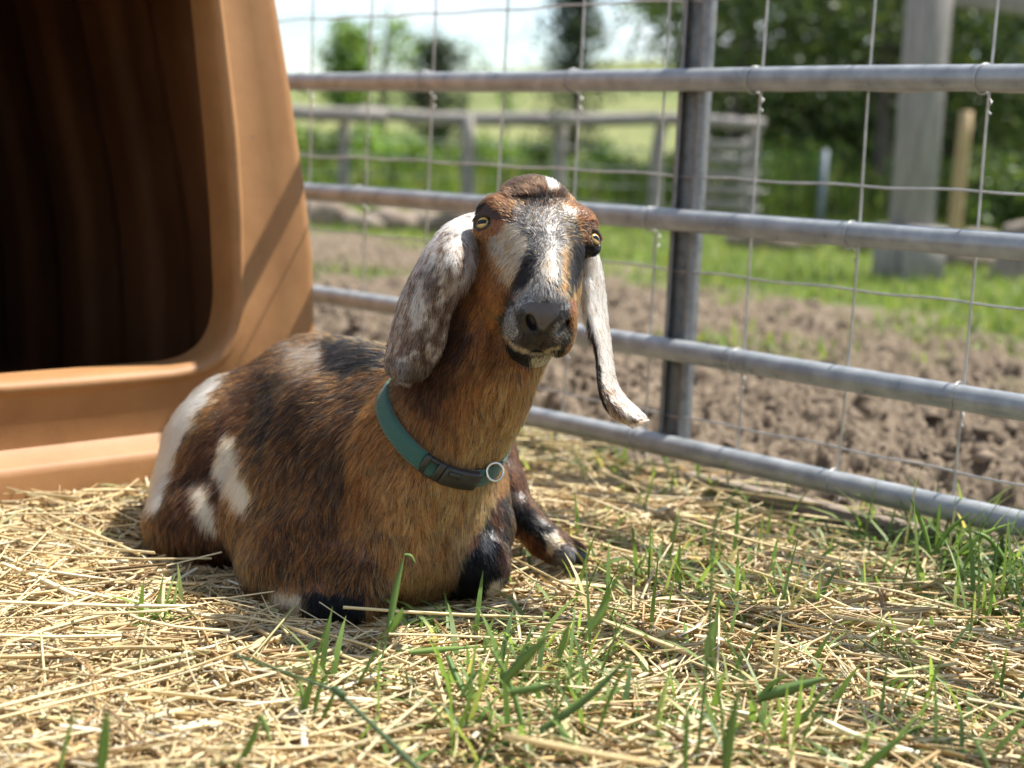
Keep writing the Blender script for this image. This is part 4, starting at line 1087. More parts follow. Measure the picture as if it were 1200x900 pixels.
# thinner straw where soil and grass show
thin = sstep(640, 900, px_) * (.55 * sstep(.42, .62, fbm(xy * 4.5, 3, 33))) + .8 * sstep(-.16, .0, fence_q(xy[:, 0], xy[:, 1])) * sstep(700, 900, px_)
k = r.random(n) > thin; xy = xy[k]; sd = sd[k]; mound = mound[k]; n = len(xy)
L = np.clip(r.lognormal(-2.62, .58, n), .02, .32); W = np.clip(r.lognormal(-6.18, .45, n), .0007, .0045)
yaw = 6.0 * fbm(xy * 2.1, 2, 23) + r.normal(0, 1.25, n)
z0 = -.008 + r.random(n) ** 1.5 * (mound + .010) ; pit = r.normal(0, .13, n)
pit *= np.where(sd < .03, .4, 1)
tag(straws('straw_litter', xy, z0, L, W, yaw, pit, straw_colour(n, r), 3, 4), 'loose golden straw stalks strewn over the floor of the pen', kind='stuff')
# chaff: short broken bits
xy = pen_points(90000, r); pz = np.concatenate([xy, np.full((len(xy), 1), .03)], 1); xy = xy[eval_points(pz) > 0]; n = len(xy)
L = r.uniform(.006, .03, n); W = r.uniform(.0004, .0012, n)
tag(straws('straw_debris', xy, -.010 + r.random(n) ** 2 * .018, L, W, r.uniform(0, 6.28, n), r.normal(0, .25, n), straw_colour(n, r) * .9, 2, 8), 'fine broken straw chaff between the longer stalks', kind='stuff')
# long bright stalks lying on top
xy = pen_points(800, r); pz = np.concatenate([xy, np.full((len(xy), 1), .04)], 1); xy = xy[eval_points(pz) > .03]; n = len(xy)
L = r.uniform(.09, .30, n); W = r.uniform(.0014, .0030, n)
tag(straws('straw_stubble', xy, .012 + r.random(n) * .022, L, W, 6 * fbm(xy * 1.3, 2, 23) + r.normal(0, .7, n), r.normal(0, .07, n), np.array((.80, .66, .38)) * r.uniform(.75, 1.1, (n, 1)), 4, 9), 'long pale straw stalks lying uppermost on the litter', kind='stuff')

def blades(name, base, Ln, W, az, lean, colr, mat, nseg=4, seed=0, droop=1.1):
    r = np.random.default_rng(seed); n = len(base)
    h = np.stack([np.cos(az), np.sin(az), np.zeros(n)], 1); s = np.stack([-np.sin(az), np.cos(az), np.zeros(n)], 1)
    tw = r.uniform(-.9, .9, n)
    p = base.copy(); rows = []
    for k in range(nseg + 1):
        t = k / nseg; w = W * (1 - t ** 2.2) * (.75 + .5 * min(1, 3 * t) * .6) + .0002
        ss = s * np.cos(tw * (1 - t) + .0)[:, None] + h * np.sin(tw)[:, None] * .6
        rows.append(np.stack([p - ss * w[:, None], p + ss * w[:, None]], 1))
        a_ = lean + droop * t * lean
        p = p + (Ln / nseg)[:, None] * (h * np.sin(a_)[:, None] + np.array([0, 0, 1.0]) * np.cos(a_)[:, None])
    V = np.stack(rows, 1); V[..., 2] = np.maximum(V[..., 2], base[:, 2].min() - .01)
    k = np.arange(nseg)[:, None] * 2
    F = np.concatenate([k, k + 1, k + 3, k + 2], 1)
    F = (F[None] + (np.arange(n) * (nseg + 1) * 2)[:, None, None]).reshape(-1, 4)
    return mesh_np(name, V.reshape(-1, 3), F, mat, True, np.repeat(colr, (nseg + 1) * 2, 0))
def grass_colour(n, r, dark=1.0):
    base = np.array([(.115, .185, .045), (.17, .25, .065), (.070, .125, .038), (.24, .29, .095), (.36, .33, .14)])
    return base[r.choice(5, n, p=[.34, .25, .22, .12, .07])] * r.uniform(.7, 1.2, (n, 1)) * dark
PATCH = [(620, 505, 26, 14, 170, .05, .11), (690, 528, 50, 18, 330, .04, .11), (760, 556, 55, 16, 220, .04, .09), (850, 585, 70, 14, 180, .04, .09), (1000, 612, 70, 14, 140, .05, .1), (1130, 640, 70, 30, 900, .06, .17), (1180, 705, 45, 36, 520, .06, .15),
         (760, 680, 60, 24, 300, .04, .11), (880, 650, 80, 26, 240, .04, .1), (850, 705, 60, 18, 220, .05, .12), (960, 725, 60, 34, 170, .04, .1), (700, 635, 40, 16, 120, .03, .08), (650, 770, 90, 30, 200, .04, .12), (560, 850, 80, 40, 190, .05, .13), (720, 855, 110, 40, 260, .05, .14),
         (900, 850, 90, 40, 180, .05, .12), (190, 726, 22, 7, 90, .03, .07), (375, 800, 16, 16, 40, .05, .1), (1100, 800, 90, 50, 190, .04, .1), (1000, 880, 110, 26, 160, .05, .12), (500, 745, 34, 8, 50, .03, .08), (620, 480, 20, 12, 80, .05, .1), (560, 800, 60, 30, 60, .04, .1), (1150, 620, 60, 12, 200, .08, .2)]
B_, L_, A_, N_ = [], [], [], []
for (cx, cy, sx, sy, cnt, l0, l1) in PATCH:
    for _ in range(int(cnt * (.58 if cy < 720 else .60))):
        g = G(cx + rng.normal(0, sx), max(430, cy + rng.normal(0, sy)), 0.0)
        if fence_q(g[0], g[1]) > .06: continue
        B_.append(g); L_.append(rng.uniform(l0, l1)); A_.append(rng.uniform(0, 6.28)); N_.append(min(1.5, abs(rng.normal(1.0, .42))))
B_ = np.array(B_); k = eval_points(B_ + np.array([0, 0, .03])) > .004
B_, L_, A_, N_ = [np.array(x)[k] for x in (B_, L_, A_, N_)]; n = len(B_)
tag(blades('grass', B_, L_, rng.uniform(.0014, .0042, n), A_, N_, grass_colour(n, rng, 1.35), m_blade, 5, 2), 'short green grass growing through the straw', kind='stuff')

# tall single tufts and stems, each a plant of its own
def ribbon(pts, w, colr, tilt=.4, parent=None, name='blade', fold=.25):
    pts = np.asarray(pts, float); m = len(pts); tt = np.linspace(0, m - 1, (m - 1) * 5 + 1)
    # smooth the drawn path
    C = np.stack([np.interp(tt, np.arange(m), pts[:, k]) for k in range(3)], 1)
    for _ in range(6): C[1:-1] = (C[:-2] + 2 * C[1:-1] + C[2:]) / 4
    T = nrm(np.gradient(C, axis=0)); view = nrm(C - CO); S = nrm(np.cross(T, view)); U = np.cross(S, T)
    S2 = nrm(S * math.cos(tilt) + U * math.sin(tilt)); U2 = np.cross(S2, T)
    t = np.linspace(0, 1, len(C)); W = .95 * w * np.where(t < .35, .75 + .7 * t, 1 - ((t - .35) / .65) ** 1.6) + .0003
    V = np.stack([C - S2 * W[:, None] + U2 * (W * fold)[:, None], C, C + S2 * W[:, None] + U2 * (W * fold)[:, None], C + U2 * (.0003 + W * .12)[:, None]], 1)
    n = len(C); f = []
    for i_ in range(n - 1):
        for k in range(4): f.append([i_ * 4 + k, i_ * 4 + (k + 1) % 4, (i_ + 1) * 4 + (k + 1) % 4, (i_ + 1) * 4 + k])
    o = mesh_np(name, V.reshape(-1, 3), np.array(f), m_blade, True, np.tile(np.asarray(colr), (n * 4, 1)))
    if parent: child(o, parent)
    return o
GD, GM, GL, GY = (.16, .25, .085), (.20, .31, .085), (.30, .42, .13), (.55, .42, .2)
def tuft(name, label, cat, items):
    base = None; root = None
    for it in items:
        pts, d0, d1, w, colr = it[:5]
        ds = np.linspace(d0, d1, len(pts)); W3 = np.array([P(x, y, d) for (x, y), d in zip(pts, ds)])
        if root is None: root = empty(name, W3[0]); tag(root, label, cat)
        if len(it) > 5 and it[5] == 'stem':
            mb = MB(); tt = np.linspace(0, len(W3) - 1, (len(W3) - 1) * 4 + 1); C = np.stack([np.interp(tt, np.arange(len(W3)), W3[:, k]) for k in range(3)], 1)
            for _ in range(4): C[1:-1] = (C[:-2] + 2 * C[1:-1] + C[2:]) / 4
            mb.tube(C, np.linspace(w, w * .75, len(C)), 7); o = mb.build('stem', m_blade, root, True)
            a_ = o.data.color_attributes.new('col', 'FLOAT_COLOR', 'POINT'); a_.data.foreach_set('color', np.tile([*colr, 1], len(o.data.vertices)).astype(np.float32))
        else: ribbon(W3, w, colr, rng.uniform(-.6, .6), root)
tuft('grass_tuft', 'tall dark green grass stems with narrow blades standing upright in the straw', 'grass', [
    ([(815, 905), (823, 830), (832, 740), (835, 640)], 1.50, 1.46, .0019, GD, 'stem'), ([(850, 905), (846, 830), (836, 775), (832, 742)], 1.47, 1.46, .0017, GM, 'stem'),
    ([(905, 870), (872, 800), (846, 730), (840, 705)], 1.52, 1.47, .0013, GM, 'stem'), ([(850, 915), (855, 860), (868, 800)], 1.38, 1.34, .0050, GD), ([(828, 770), (830, 750), (838, 725)], 1.46, 1.46, .0040, GL),
    ([(835, 645), (838, 600), (880, 560)], 1.46, 1.46, .0018, GD), ([(802, 905), (804, 860), (806, 815)], 1.42, 1.42, .0030, GM)])
tuft('grass_tuft', 'leafy grass tuft with broad pale blades leaning over the straw before the goat', 'grass', [
    ([(648, 850), (668, 790), (690, 735), (700, 722)], 1.53, 1.50, .0014, GM, 'stem'), ([(690, 738), (705, 718), (716, 698)], 1.50, 1.49, .0055, GL), ([(700, 720), (716, 690), (736, 655)], 1.50, 1.48, .0022, GM),
    ([(650, 860), (653, 800), (658, 762)], 1.52, 1.51, .0014, GM, 'stem'), ([(655, 770), (662, 748), (668, 728)], 1.51, 1.50, .0042, GM), ([(590, 800), (618, 768), (644, 745)], 1.47, 1.45, .0062, GD),
    ([(632, 856), (690, 818), (742, 764)], 1.53, 1.50, .0052, GD), ([(596, 812), (625, 808), (652, 800)], 1.48, 1.48, .0045, GD), ([(612, 850), (600, 800), (560, 735)], 1.52, 1.52, .0030, GM), ([(700, 860), (720, 800), (745, 770)], 1.52, 1.50, .0018, GM)])
tuft('grass_tuft', 'broad dark green blade lying almost flat across the straw', 'grass', [([(888, 818), (930, 806), (973, 793)], 1.60, 1.60, .0068, GD), ([(890, 820), (905, 800), (925, 790)], 1.60, 1.60, .0035, GM)])
tuft('grass_tuft', 'blurred short grass blades beside a pale straw stalk', 'grass', [([(1010, 905), (1035, 882), (1068, 856)], 1.44, 1.44, .0050, GM), ([(1160, 905), (1150, 880), (1130, 850)], 1.44, 1.44, .0026, GD)])
tuft('grass_tuft', 'pair of thin green blades bent like a hook over the straw', 'grass', [([(278, 900), (298, 865), (305, 838)], 1.44, 1.43, .0036, GM), ([(305, 838), (312, 850), (317, 874)], 1.43, 1.43, .0030, GM)])
tuft('grass_tuft', 'single wide blurred green blade with a wispy neighbour standing in bare straw', 'grass', [([(117, 905), (121, 865), (126, 830)], 1.34, 1.33, .0060, GM), ([(70, 905), (76, 870), (92, 826)], 1.40, 1.40, .0020, GL)])
tuft('grass_stalk', 'long grey green grass stem with a swollen joint slanting over the straw', 'grass', [([(500, 912), (450, 862), (394, 810)], 1.38, 1.44, .0030, (.11, .17, .075), 'stem'), ([(394, 810), (330, 786), (276, 768)], 1.44, 1.47, .0022, (.11, .17, .075), 'stem'), ([(402, 816), (390, 806)], 1.43, 1.44, .0046, (.085, .15, .06), 'stem')])
tuft('grass_tuft', 'thin upright blade with a curled tip standing against the chest of the goat', 'grass', [([(440, 806), (450, 760), (458, 728)], 1.72, 1.75, .0014, GM, 'stem'), ([(456, 738), (464, 690), (474, 650)], 1.75, 1.76, .0046, GM), ([(474, 650), (482, 650), (487, 660)], 1.76, 1.76, .0016, GM), ([(456, 740), (466, 726), (472, 712)], 1.75, 1.74, .0050, GL)])
tuft('grass_tuft', 'small upright grass tuft rising from straw beside the slanting stem', 'grass', [([(356, 838), (366, 790), (384, 726)], 1.60, 1.58, .0030, GM), ([(358, 840), (354, 810), (349, 795)], 1.60, 1.60, .0024, GL), ([(368, 842), (374, 805), (390, 780)], 1.59, 1.58, .0026, GM), ([(350, 840), (358, 815), (362, 800)], 1.60, 1.60, .0024, GL), ([(420, 800), (436, 770), (452, 745)], 1.68, 1.67, .0020, GM), ([(378, 842), (390, 820), (394, 800)], 1.58, 1.58, .0026, GM)])
tuft('grass_tuft', 'yellow green blade lying level over the straw near the front hoof', 'grass', [([(480, 764), (520, 760), (560, 758)], 1.74, 1.74, .0040, GL), ([(525, 768), (538, 800), (552, 826)], 1.66, 1.62, .0040, GM), ([(540, 815), (556, 790), (565, 782)], 1.62, 1.62, .0030, GL)])
tuft('grass_tuft', 'fresh grass blades standing up against the bottom rail of the metal panel', 'grass', [([(1090, 648), (1080, 610), (1066, 582)], 2.28, 2.27, .0040, GM), ([(1094, 650), (1110, 620), (1140, 600)], 2.28, 2.26, .0036, GM), ([(1120, 652), (1150, 625), (1190, 612)], 2.24, 2.22, .0036, GL), ([(1096, 650), (1100, 600), (1102, 590)], 2.28, 2.27, .0030, GL), ([(1180, 660), (1160, 628), (1130, 620)], 2.22, 2.22, .0036, GM)])
# thick pale stalk close to the lens
mb = MB(); mb.tube([P(x, y, 1.33) for x, y in ((590, 862), (640, 872), (700, 884), (775, 896))], [.0032, .0033, .003, .0026], 8); o = mb.build('straw_stalk', m_straw, None, True)
a_ = o.data.color_attributes.new('col', 'FLOAT_COLOR', 'POINT'); a_.data.foreach_set('color', np.tile([.66, .50, .24, 1], len(o.data.vertices)).astype(np.float32))
tag(o, 'thick blurred straw stalk lying beneath the leafy grass tuft', 'straw')
# ---------------------------------------------------------------- far paddock: log fence, posts, rocks, shrubs, trees
def at(px, dist, z=None):
    """a place at forward distance dist under photo column px, standing on the ground"""
    x = (px - 612) / 1800 * dist
    zz = float(ground_z(np.array([x]), np.array([dist]))[0]) if z is None else z
    return np.array([x, dist, zz])
m_log = noise_mat('grey_log', [(.25, (.16, .14, .125)), (.5, (.30, .27, .245)), (.75, (.42, .385, .35))], 5, rough=.9, bump=.7, bscale=14, stretch=(1, 6, 6), bdist=.02)
m_post = noise_mat('grey_post', [(.25, (.15, .135, .12)), (.5, (.27, .245, .22)), (.75, (.38, .35, .32))], 5, rough=.9, bump=.7, bscale=14, stretch=(6, 6, 1), bdist=.02)
FD = 14.0
log_fence = empty('log_fence', at(560, FD)); tag(log_fence, 'weathered grey log rail fence with wire strands crossing the far paddock', 'fence')
for px in (150, 280, 405, 548, 656, 768, 880):
    b0 = at(px, FD); mb = MB(); mb.tube([b0 + np.array([rng.normal(0, .01), 0, z]) for z in np.linspace(-.1, .93, 6)], np.linspace(.065, .055, 6) * rng.uniform(.9, 1.15), 9); mb.build('post', m_post, log_fence, True)
def log(p0, p1, r0, r1, dz=0):
    ts = np.linspace(0, 1, 9); mb = MB(); mb.tube([p0 + (p1 - p0) * t + np.array([0, 0, .015 * math.sin(t * 7 + dz)]) for t in ts], np.linspace(r0, r1, 9), 10); return mb
log(at(120, FD - .13, .95), at(452, FD - .13, .89), .062, .072).build('rail', m_log, log_fence, True)
log(at(420, FD + .12, .92), at(668, FD + .12, .92), .060, .072, 2).build('rail', m_log, log_fence, True)
log(at(640, FD - .13, .95), at(890, FD - .13, .99), .066, .056, 4).build('rail', m_log, log_fence, True)
for z in (.22, .38, .54, .70):
    mb = MB(); mb.tube([at(x, FD - .08, z + .01 * math.sin(x * .05)) for x in np.linspace(120, 900, 14)], .0045, 5); mb.build('wire', m_wire, log_fence, True)
# slatted pallet leaning at the end of the log fence
pal = empty('slatted_pallet', at(846, 13.3)); tag(pal, 'grey slatted wooden pallet standing upright at the end of the log fence', 'pallet')
for k in range(6):
    mb = MB(); c_ = at(846, 13.3); mb.box(c_ + np.array([0, 0, .13 + .125 * k]), ((1, 0, 0), (0, 1, .1), (0, -.1, 1)), (.20, .012, .042), .004); mb.build('slat', m_post, pal)
for sx in (-.17, .17):
    mb = MB(); mb.box(at(846, 13.36) + np.array([sx, 0, .42]), ((1, 0, 0), (0, 1, 0), (0, 0, 1)), (.02, .04, .42), .004); mb.build('upright', m_post, pal)
# squared timber post with boxed foot and rail
m_timber = noise_mat('squared_timber', [(.25, (.17, .155, .14)), (.5, (.26, .24, .22)), (.75, (.35, .325, .30))], 4, rough=.9, bump=.6, bscale=16, stretch=(7, 7, 1), bdist=.01)
PD = 8.6
tp = at(1068, PD); tpost = empty('timber_post', tp); tag(tpost, 'tall squared grey timber post with boxed foot carrying a rail', 'post')
ang_ = math.radians(24); ax1 = np.array([math.cos(ang_), math.sin(ang_), 0]); ax2 = np.array([-math.sin(ang_), math.cos(ang_), 0])
mb = MB(); mb.box(tp + np.array([0, 0, 1.05]), (ax1, ax2, (0, 0, 1)), (.092, .092, 1.12), .008); mb.build('shaft', m_timber, tpost)
for s1, s2 in ((-1, 0), (1, 0), (0, -1), (0, 1)):
    mb = MB(); mb.box(tp + ax1 * s1 * .122 + ax2 * s2 * .122 + np.array([0, 0, .14]), (ax1, ax2, (0, 0, 1)), (.027 if s1 else .137, .027 if s2 else .083, .18), .004); mb.build('foot_board', m_timber, tpost)
r0 = tp + np.array([.10, -.02, 1.60]); r1 = r0 + np.array([2.2, 1.5, .02])
ax_ = nrm(r1 - r0); mb = MB(); mb.box((r0 + r1) / 2, (ax_, np.cross((0, 0, 1), ax_), (0, 0, 1)), (np.linalg.norm(r1 - r0) / 2, .03, .085), .006); mb.build('rail', m_timber, tpost)
# peeled pole, steel stake, dark stake
m_peel = noise_mat('peeled_pole', [(.3, (.34, .23, .11)), (.7, (.48, .35, .18))], 4, rough=.8, bump=.4, bscale=20, stretch=(6, 6, 1))
p0 = at(1118, 12.2); mb = MB(); mb.tube([p0 + np.array([.004 * k, 0, -.05 + .23 * k]) for k in range(6)], np.linspace(.058, .05, 6), 12); tag(mb.build('wooden_pole', m_peel, None, True), 'slim yellow peeled pole standing beyond the squared timber post', 'pole')
m_stake = noise_mat('painted_stake', [(.3, (.10, .13, .16)), (.7, (.17, .20, .23))], 9, rough=.6, metallic=.2)
p0 = at(962, 12.0); mb = MB(); mb.box(p0 + np.array([0, 0, .36]), ((1, 0, 0), (0, 1, 0), (0, 0, 1)), (.026, .004, .40)); mb.box(p0 + np.array([0, .02, .36]), ((1, 0, 0), (0, 1, 0), (0, 0, 1)), (.004, .018, .398)); tag(mb.build('steel_stake', m_stake), 'blue grey steel fence stake standing in front of the bushes', 'stake')
# weathered stump at the side
m_stump = noise_mat('stump_bark', [(.25, (.12, .095, .075)), (.5, (.25, .205, .165)), (.75, (.42, .33, .25))], 8, rough=.95, bump=.8, bscale=18, stretch=(5, 5, 1), bdist=.02)
def stump(px, d, r_, h, label):
    c_ = at(px, d); n_ = 20; th = np.arange(n_) / n_ * 2 * np.pi
    V, f = [], []
    zs = [-.05, .02, .1 * h, .5 * h, .92 * h, h, h * .97]; rs_ = [1.35, 1.25, 1.05, .95, .93, .86, .0]
    for k, (z, q) in enumerate(zip(zs, rs_)):
        rr = r_ * q * (1 + .12 * np.sin(th * 3 + 1) + .08 * np.sin(th * 7 + 2))
        V.append(c_ + np.stack([rr * np.cos(th) + .12 * z, rr * np.sin(th), np.full(n_, z) + (.03 * np.cos(th) if k > 3 else 0)], 1))
    f = [[k * n_ + j_, k * n_ + (j_ + 1) % n_, (k + 1) * n_ + (j_ + 1) % n_, (k + 1) * n_ + j_] for k in range(len(zs) - 1) for j_ in range(n_)]
    mb = MB(); mb.add(np.concatenate(V), f); tag(mb.build('tree_stump', m_stump, None, True), label, 'stump')
stump(1194, 9.2, .13, .36, 'short weathered grey brown stump standing in grass beyond the timber post')
# boulders
m_rock = noise_mat('tan_rock', [(.25, (.13, .098, .072)), (.5, (.22, .17, .128)), (.75, (.31, .255, .20))], 3, rough=.95, bump=.8, bscale=9, bdist=.03)
def boulder(px, d, s, label, seed, mat=m_rock):
    bm = bmesh.new(); bmesh.ops.create_icosphere(bm, subdivisions=3, radius=1); v = np.array([x.co[:] for x in bm.verts]); f = np.array([[y.index for y in x.verts] for x in bm.faces]); bm.free()
    v = v * (.7 + .6 * fbm(v * 1.1 + seed * 3.7, 3, seed))[:, None]; v = np.round(v * 2.6) / 2.6 * .35 + v * .65
    v = v * np.array([1.25, .9, .72]) * s + at(px, d) + np.array([0, 0, s * .35])
    o = mesh_np('boulder', v, f, mat, False); tag(o, label, 'rock', 'boulders along the far edge of the dirt')
BL_ = [(372, 11.6, .20), (398, 11.9, .15), (428, 11.5, .13), (462, 11.8, .16), (492, 12.0, .14), (520, 11.6, .15), (556, 11.4, .22), (596, 11.7, .16), (905, 11.2, .16), (878, 11.6, .13), (930, 11.5, .14), (1128, 10.2, .17), (1150, 10.6, .21), (1012, 11.3, .15)]
for k, (px, d, s) in enumerate(BL_): boulder(px, d, s, 'rounded tan boulder in the row at the far edge of the dirt', k + 2)

# grass beyond the dirt
r = np.random.default_rng(77)
n = 42000; y = 4.6 + r.random(n) ** 1.3 * 12; x = r.uniform(-.42, .42, n) * y
pp = np.stack([x, y], 1); q = fence_q(x, y)
dns = np.maximum(turf(x, y, fbm(pp * 1.4, 4, 91) - .5), sstep(.68, .78, fbm(pp * .9, 3, 44)) * .6) * (q > .6)
k = r.random(n) < dns; x, y = x[k], y[k]; n = len(x)
tall = sstep(11.5, 13.5, y)
base = np.stack([x, y, ground_z(x, y)], 1)
gc = grass_colour2 = np.array([(.16, .24, .05), (.22, .30, .07), (.32, .34, .12), (.11, .17, .045)])[r.choice(4, n, p=[.35, .3, .2, .15])] * r.uniform(.7, 1.2, (n, 1))
m_grass_far = attr_mat('paddock_grass', .6, .4, .3)
def blades0(*a, **k): return blades(*a, **k)
tag(blades('grass', base, r.uniform(.03, .09, n) + tall * r.uniform(0, .22, n), r.uniform(.003, .007, n), r.uniform(0, 6.28, n), np.abs(r.normal(.35, .25, n)), gc, m_grass_far, 3, 5), 'green grass of the paddock beyond the churned dirt', kind='stuff')
# tall seeding weeds under the trees
n = 26000; y = r.uniform(14.6, 24, n); x = r.uniform(-.40, .42, n) * y; pp = np.stack([x, y], 1)
k = r.random(n) < sstep(.35, .6, fbm(pp * .55, 3, 7)); x, y, pp = x[k], y[k], pp[k]; n = len(x)
base = np.stack([x, y, ground_z(x, y)], 1)
gc = np.array([(.12, .20, .04), (.20, .27, .07), (.36, .35, .15), (.07, .13, .03)])[r.choice(4, n, p=[.36, .28, .16, .2])] * r.uniform(.7, 1.2, (n, 1))
tag(blades('weeds', base, r.uniform(.3, .8, n) * (.5 + fbm(pp * .4, 2, 17)), r.uniform(.008, .02, n), r.uniform(0, 6.28, n), np.abs(r.normal(.2, .15, n)), gc, m_grass_far, 3, 6), 'tall rank grass and weeds beyond the log fence', kind='stuff')

m_leaf = attr_mat('leaf', .5, .42, .4)
m_bark = noise_mat('bark', [(.25, (.045, .036, .030)), (.5, (.10, .082, .068)), (.75, (.17, .145, .12))], 6, rough=.95, bump=.8, bscale=12, stretch=(4, 4, 1), bdist=.02)
def tree(name, label, cat, base, height, crown_c, crown_r, nleaf, leaf, pal, seed, trunk_r=.07, nbr=9, group=None, clump=.28, lean=(0, 0), conifer=False, ncl=None):
    r = np.random.default_rng(seed); base = np.asarray(base, float); root = empty(name, base); tag(root, label, cat, group)
    cc = base + np.asarray(crown_c, float); cr_ = np.asarray(crown_r, float)
    top = base + np.array([lean[0], lean[1], height])
    ncl = ncl or max(14, int(nleaf / 130))
    u = nrm(r.normal(size=(ncl, 3))) * (r.random((ncl, 1)) ** .45)
    if conifer:
        h = r.random(ncl) ** .8; a_ = r.uniform(0, 6.28, ncl); rad = (1 - h) ** .8 * r.uniform(.35, 1, ncl)
        u = np.stack([np.cos(a_) * rad, np.sin(a_) * rad, h * 2 - 1], 1)
    cl = cc + u * cr_
    # trunk and limbs reaching the clumps
    mb = MB(); ts = np.linspace(0, 1, 8); path = [base + (top - base) * t + np.array([.05 * math.sin(4 * t + seed), .05 * math.sin(3 * t), -.08 * (t == 0)]) for t in ts]
    mb.tube(path, trunk_r * (1 - .8 * ts) + .006, 8)
    for k in r.choice(ncl, min(nbr, ncl), replace=False):
        t = r.uniform(.25, .85); s_ = base + (top - base) * t; e = cl[k]; mid = (s_ + e) / 2 + np.array([0, 0, .12 * np.linalg.norm(e - s_)])
        mb.tube([s_, mid, e], [trunk_r * .38 * (1 - .5 * t), trunk_r * .22, .004], 6)
    mb.build('trunk', m_bark, root, True)
    ci = r.integers(0, ncl, nleaf); sz = cr_.mean() * clump
    p = cl[ci] + r.normal(size=(nleaf, 3)) * sz * r.uniform(.4, 1.1, (ncl, 1))[ci] * np.array([1, 1, .7])
    z_min = base[2] + .05; p[:, 2] = np.maximum(p[:, 2], z_min)
    d = nrm(r.normal(size=(nleaf, 3)) + np.array([0, 0, -.4])); s_ = nrm(np.cross(d, r.normal(size=(nleaf, 3))))
    L_ = leaf * r.uniform(.6, 1.4, nleaf); W_ = L_ * r.uniform(.28, .42, nleaf) * (.6 if conifer else 1)
    V = np.stack([p, p + d * (L_ * .45)[:, None] + s_ * W_[:, None], p + d * L_[:, None], p + d * (L_ * .45)[:, None] - s_ * W_[:, None]], 1)
    pal = np.array(pal); tone = r.uniform(.75, 1.25, (ncl, 1))[ci]
    c_ = pal[r.choice(len(pal), nleaf)] * tone * r.uniform(.7, 1.25, (nleaf, 1))
    o = mesh_np('crown', (V - base).reshape(-1, 3), np.arange(nleaf * 4).reshape(-1, 4), m_leaf, False, np.repeat(c_, 4, 0), root)
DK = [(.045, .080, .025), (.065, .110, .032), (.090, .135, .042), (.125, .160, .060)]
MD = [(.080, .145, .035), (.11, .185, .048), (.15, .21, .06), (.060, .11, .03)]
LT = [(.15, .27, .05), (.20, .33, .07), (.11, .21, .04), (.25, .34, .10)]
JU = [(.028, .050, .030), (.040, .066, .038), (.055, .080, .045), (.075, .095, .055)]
# big shady trees
def t_at(px, d): return at(px, d)
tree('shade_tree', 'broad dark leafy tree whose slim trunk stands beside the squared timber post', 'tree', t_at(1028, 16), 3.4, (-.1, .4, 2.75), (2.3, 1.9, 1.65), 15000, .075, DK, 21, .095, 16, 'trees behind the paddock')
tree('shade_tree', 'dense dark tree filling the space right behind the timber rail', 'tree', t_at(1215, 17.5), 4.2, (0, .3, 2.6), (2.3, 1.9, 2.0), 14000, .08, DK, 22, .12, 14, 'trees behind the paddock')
tree('shade_tree', 'tall tree with bright backlit leaves behind the channel upright', 'tree', t_at(862, 19), 4.6, (.1, .2, 3.35), (1.75, 1.6, 1.75), 8500, .085, MD, 23, .10, 14, 'trees behind the paddock')
tree('shade_tree', 'leafy tree whose outer branches hang against the open sky and hill', 'tree', t_at(800, 22), 4.4, (.2, 0, 3.3), (1.15, 1.2, 1.5), 4200, .09, MD, 24, .08, 10, 'trees behind the paddock')
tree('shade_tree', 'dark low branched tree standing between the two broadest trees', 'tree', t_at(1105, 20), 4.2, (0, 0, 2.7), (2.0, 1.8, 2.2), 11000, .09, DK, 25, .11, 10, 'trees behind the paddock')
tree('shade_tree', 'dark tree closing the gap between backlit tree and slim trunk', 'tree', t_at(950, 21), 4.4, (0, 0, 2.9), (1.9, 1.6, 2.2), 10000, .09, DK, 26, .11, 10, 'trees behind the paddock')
tree('juniper_tree', 'dark blue green juniper standing alone against the pale hill', 'tree', t_at(668, 25), 3.4, (0, 0, 1.75), (.72, .72, 1.75), 5200, .11, JU, 31, .09, 8, None, .26, (0, 0), True)
tree('juniper_tree', 'small dark juniper rising behind the log fence between pale saplings', 'tree', t_at(505, 22), 2.1, (0, 0, 1.1), (.62, .62, 1.05), 2600, .10, JU, 32, .06, 6, None, .28, (0, 0), True)
tree('sapling_tree', 'bright green young tree with a full crown beyond the log fence', 'tree', t_at(402, 21), 2.4, (0, 0, 1.65), (.46, .46, .72), 2600, .085, LT, 33, .04, 9, None, .30)
tree('sapling_tree', 'sparse young tree with open twiggy crown and few pale leaves', 'tree', t_at(452, 21.5), 2.6, (.05, 0, 1.75), (.50, .45, .85), 620, .075, LT, 34, .03, 14, None, .30)
tree('sapling_tree', 'nearly bare thin sapling with a scatter of small leaves', 'tree', t_at(540, 24), 2.4, (0, 0, 1.9), (.42, .4, .6), 190, .07, MD, 35, .025, 12, None, .3)
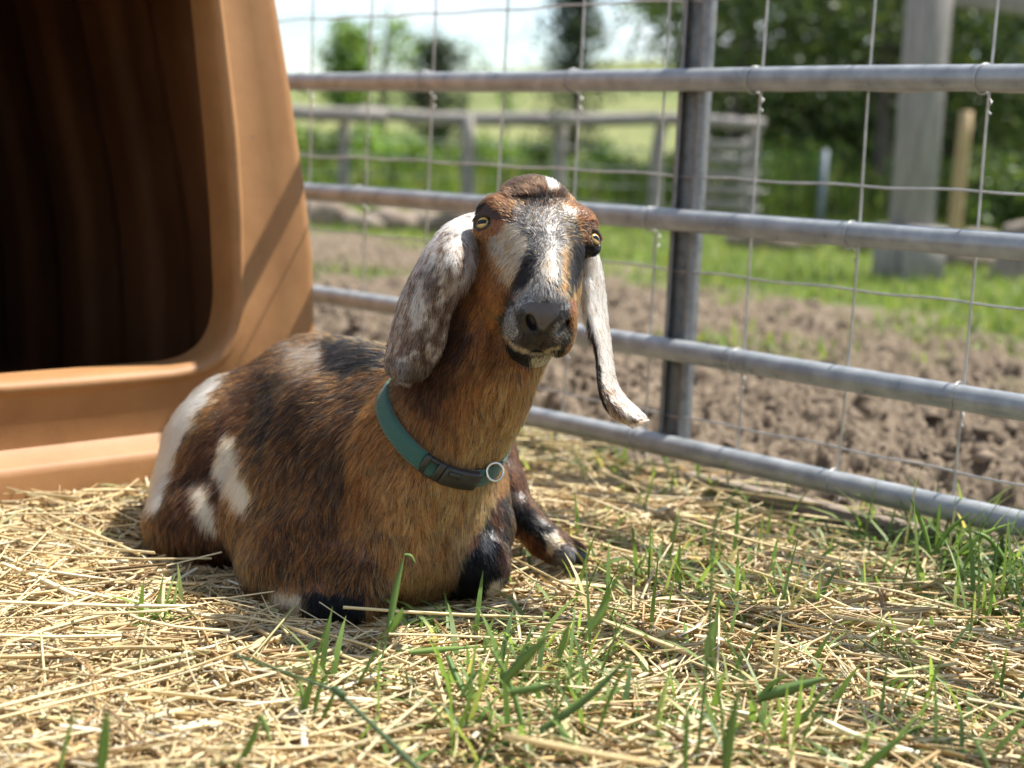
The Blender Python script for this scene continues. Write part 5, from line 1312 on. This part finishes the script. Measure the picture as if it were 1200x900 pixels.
tree('sapling_tree', 'slender sapling with small pale crown close to the juniper', 'tree', t_at(590, 26), 2.1, (0, 0, 1.75), (.25, .25, .42), 200, .07, LT, 36, .025, 6, None, .35)
# shrubs beyond the log fence
SH = [(345, 17.5, .95, LT), (385, 16.6, .75, MD), (428, 17.2, .85, LT), (470, 16.4, .70, LT), (520, 17.8, .78, MD), (575, 17.0, .72, LT), (618, 18.5, .80, MD), (700, 17.0, .70, LT), (742, 16.4, .78, MD), (815, 17.5, .85, MD), (880, 16.0, .70, LT), (925, 16.8, .85, LT), (985, 16.2, .75, MD), (1075, 15.2, .80, MD), (1150, 14.6, .85, DK), (1195, 13.8, .75, MD)]
TONE = {id(LT): 'pale green', id(MD): 'mid green', id(DK): 'dark green'}
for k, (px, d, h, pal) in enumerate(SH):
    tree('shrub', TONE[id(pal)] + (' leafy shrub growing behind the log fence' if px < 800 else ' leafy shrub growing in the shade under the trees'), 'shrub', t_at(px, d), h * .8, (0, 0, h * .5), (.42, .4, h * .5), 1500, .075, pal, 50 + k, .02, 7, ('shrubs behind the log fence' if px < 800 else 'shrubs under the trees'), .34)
# dark thicket closing the view under the trees
r = np.random.default_rng(5)
n = 26000; px = r.uniform(800, 1260, n); d = r.uniform(20, 27, n); x = (px - 600) / 1800 * d; zt = ground_z(x, d) + r.random(n) ** 1.2 * (1.9 + .7 * fbm(np.stack([x, d], 1) * .8, 2, 3))
p = np.stack([x, d, zt], 1); dd = nrm(r.normal(size=(n, 3))); ss = nrm(np.cross(dd, r.normal(size=(n, 3)))); L_ = r.uniform(.08, .17, n); W_ = L_ * .35
V = np.stack([p, p + dd * (L_ * .45)[:, None] + ss * W_[:, None], p + dd * L_[:, None], p + dd * (L_ * .45)[:, None] - ss * W_[:, None]], 1)
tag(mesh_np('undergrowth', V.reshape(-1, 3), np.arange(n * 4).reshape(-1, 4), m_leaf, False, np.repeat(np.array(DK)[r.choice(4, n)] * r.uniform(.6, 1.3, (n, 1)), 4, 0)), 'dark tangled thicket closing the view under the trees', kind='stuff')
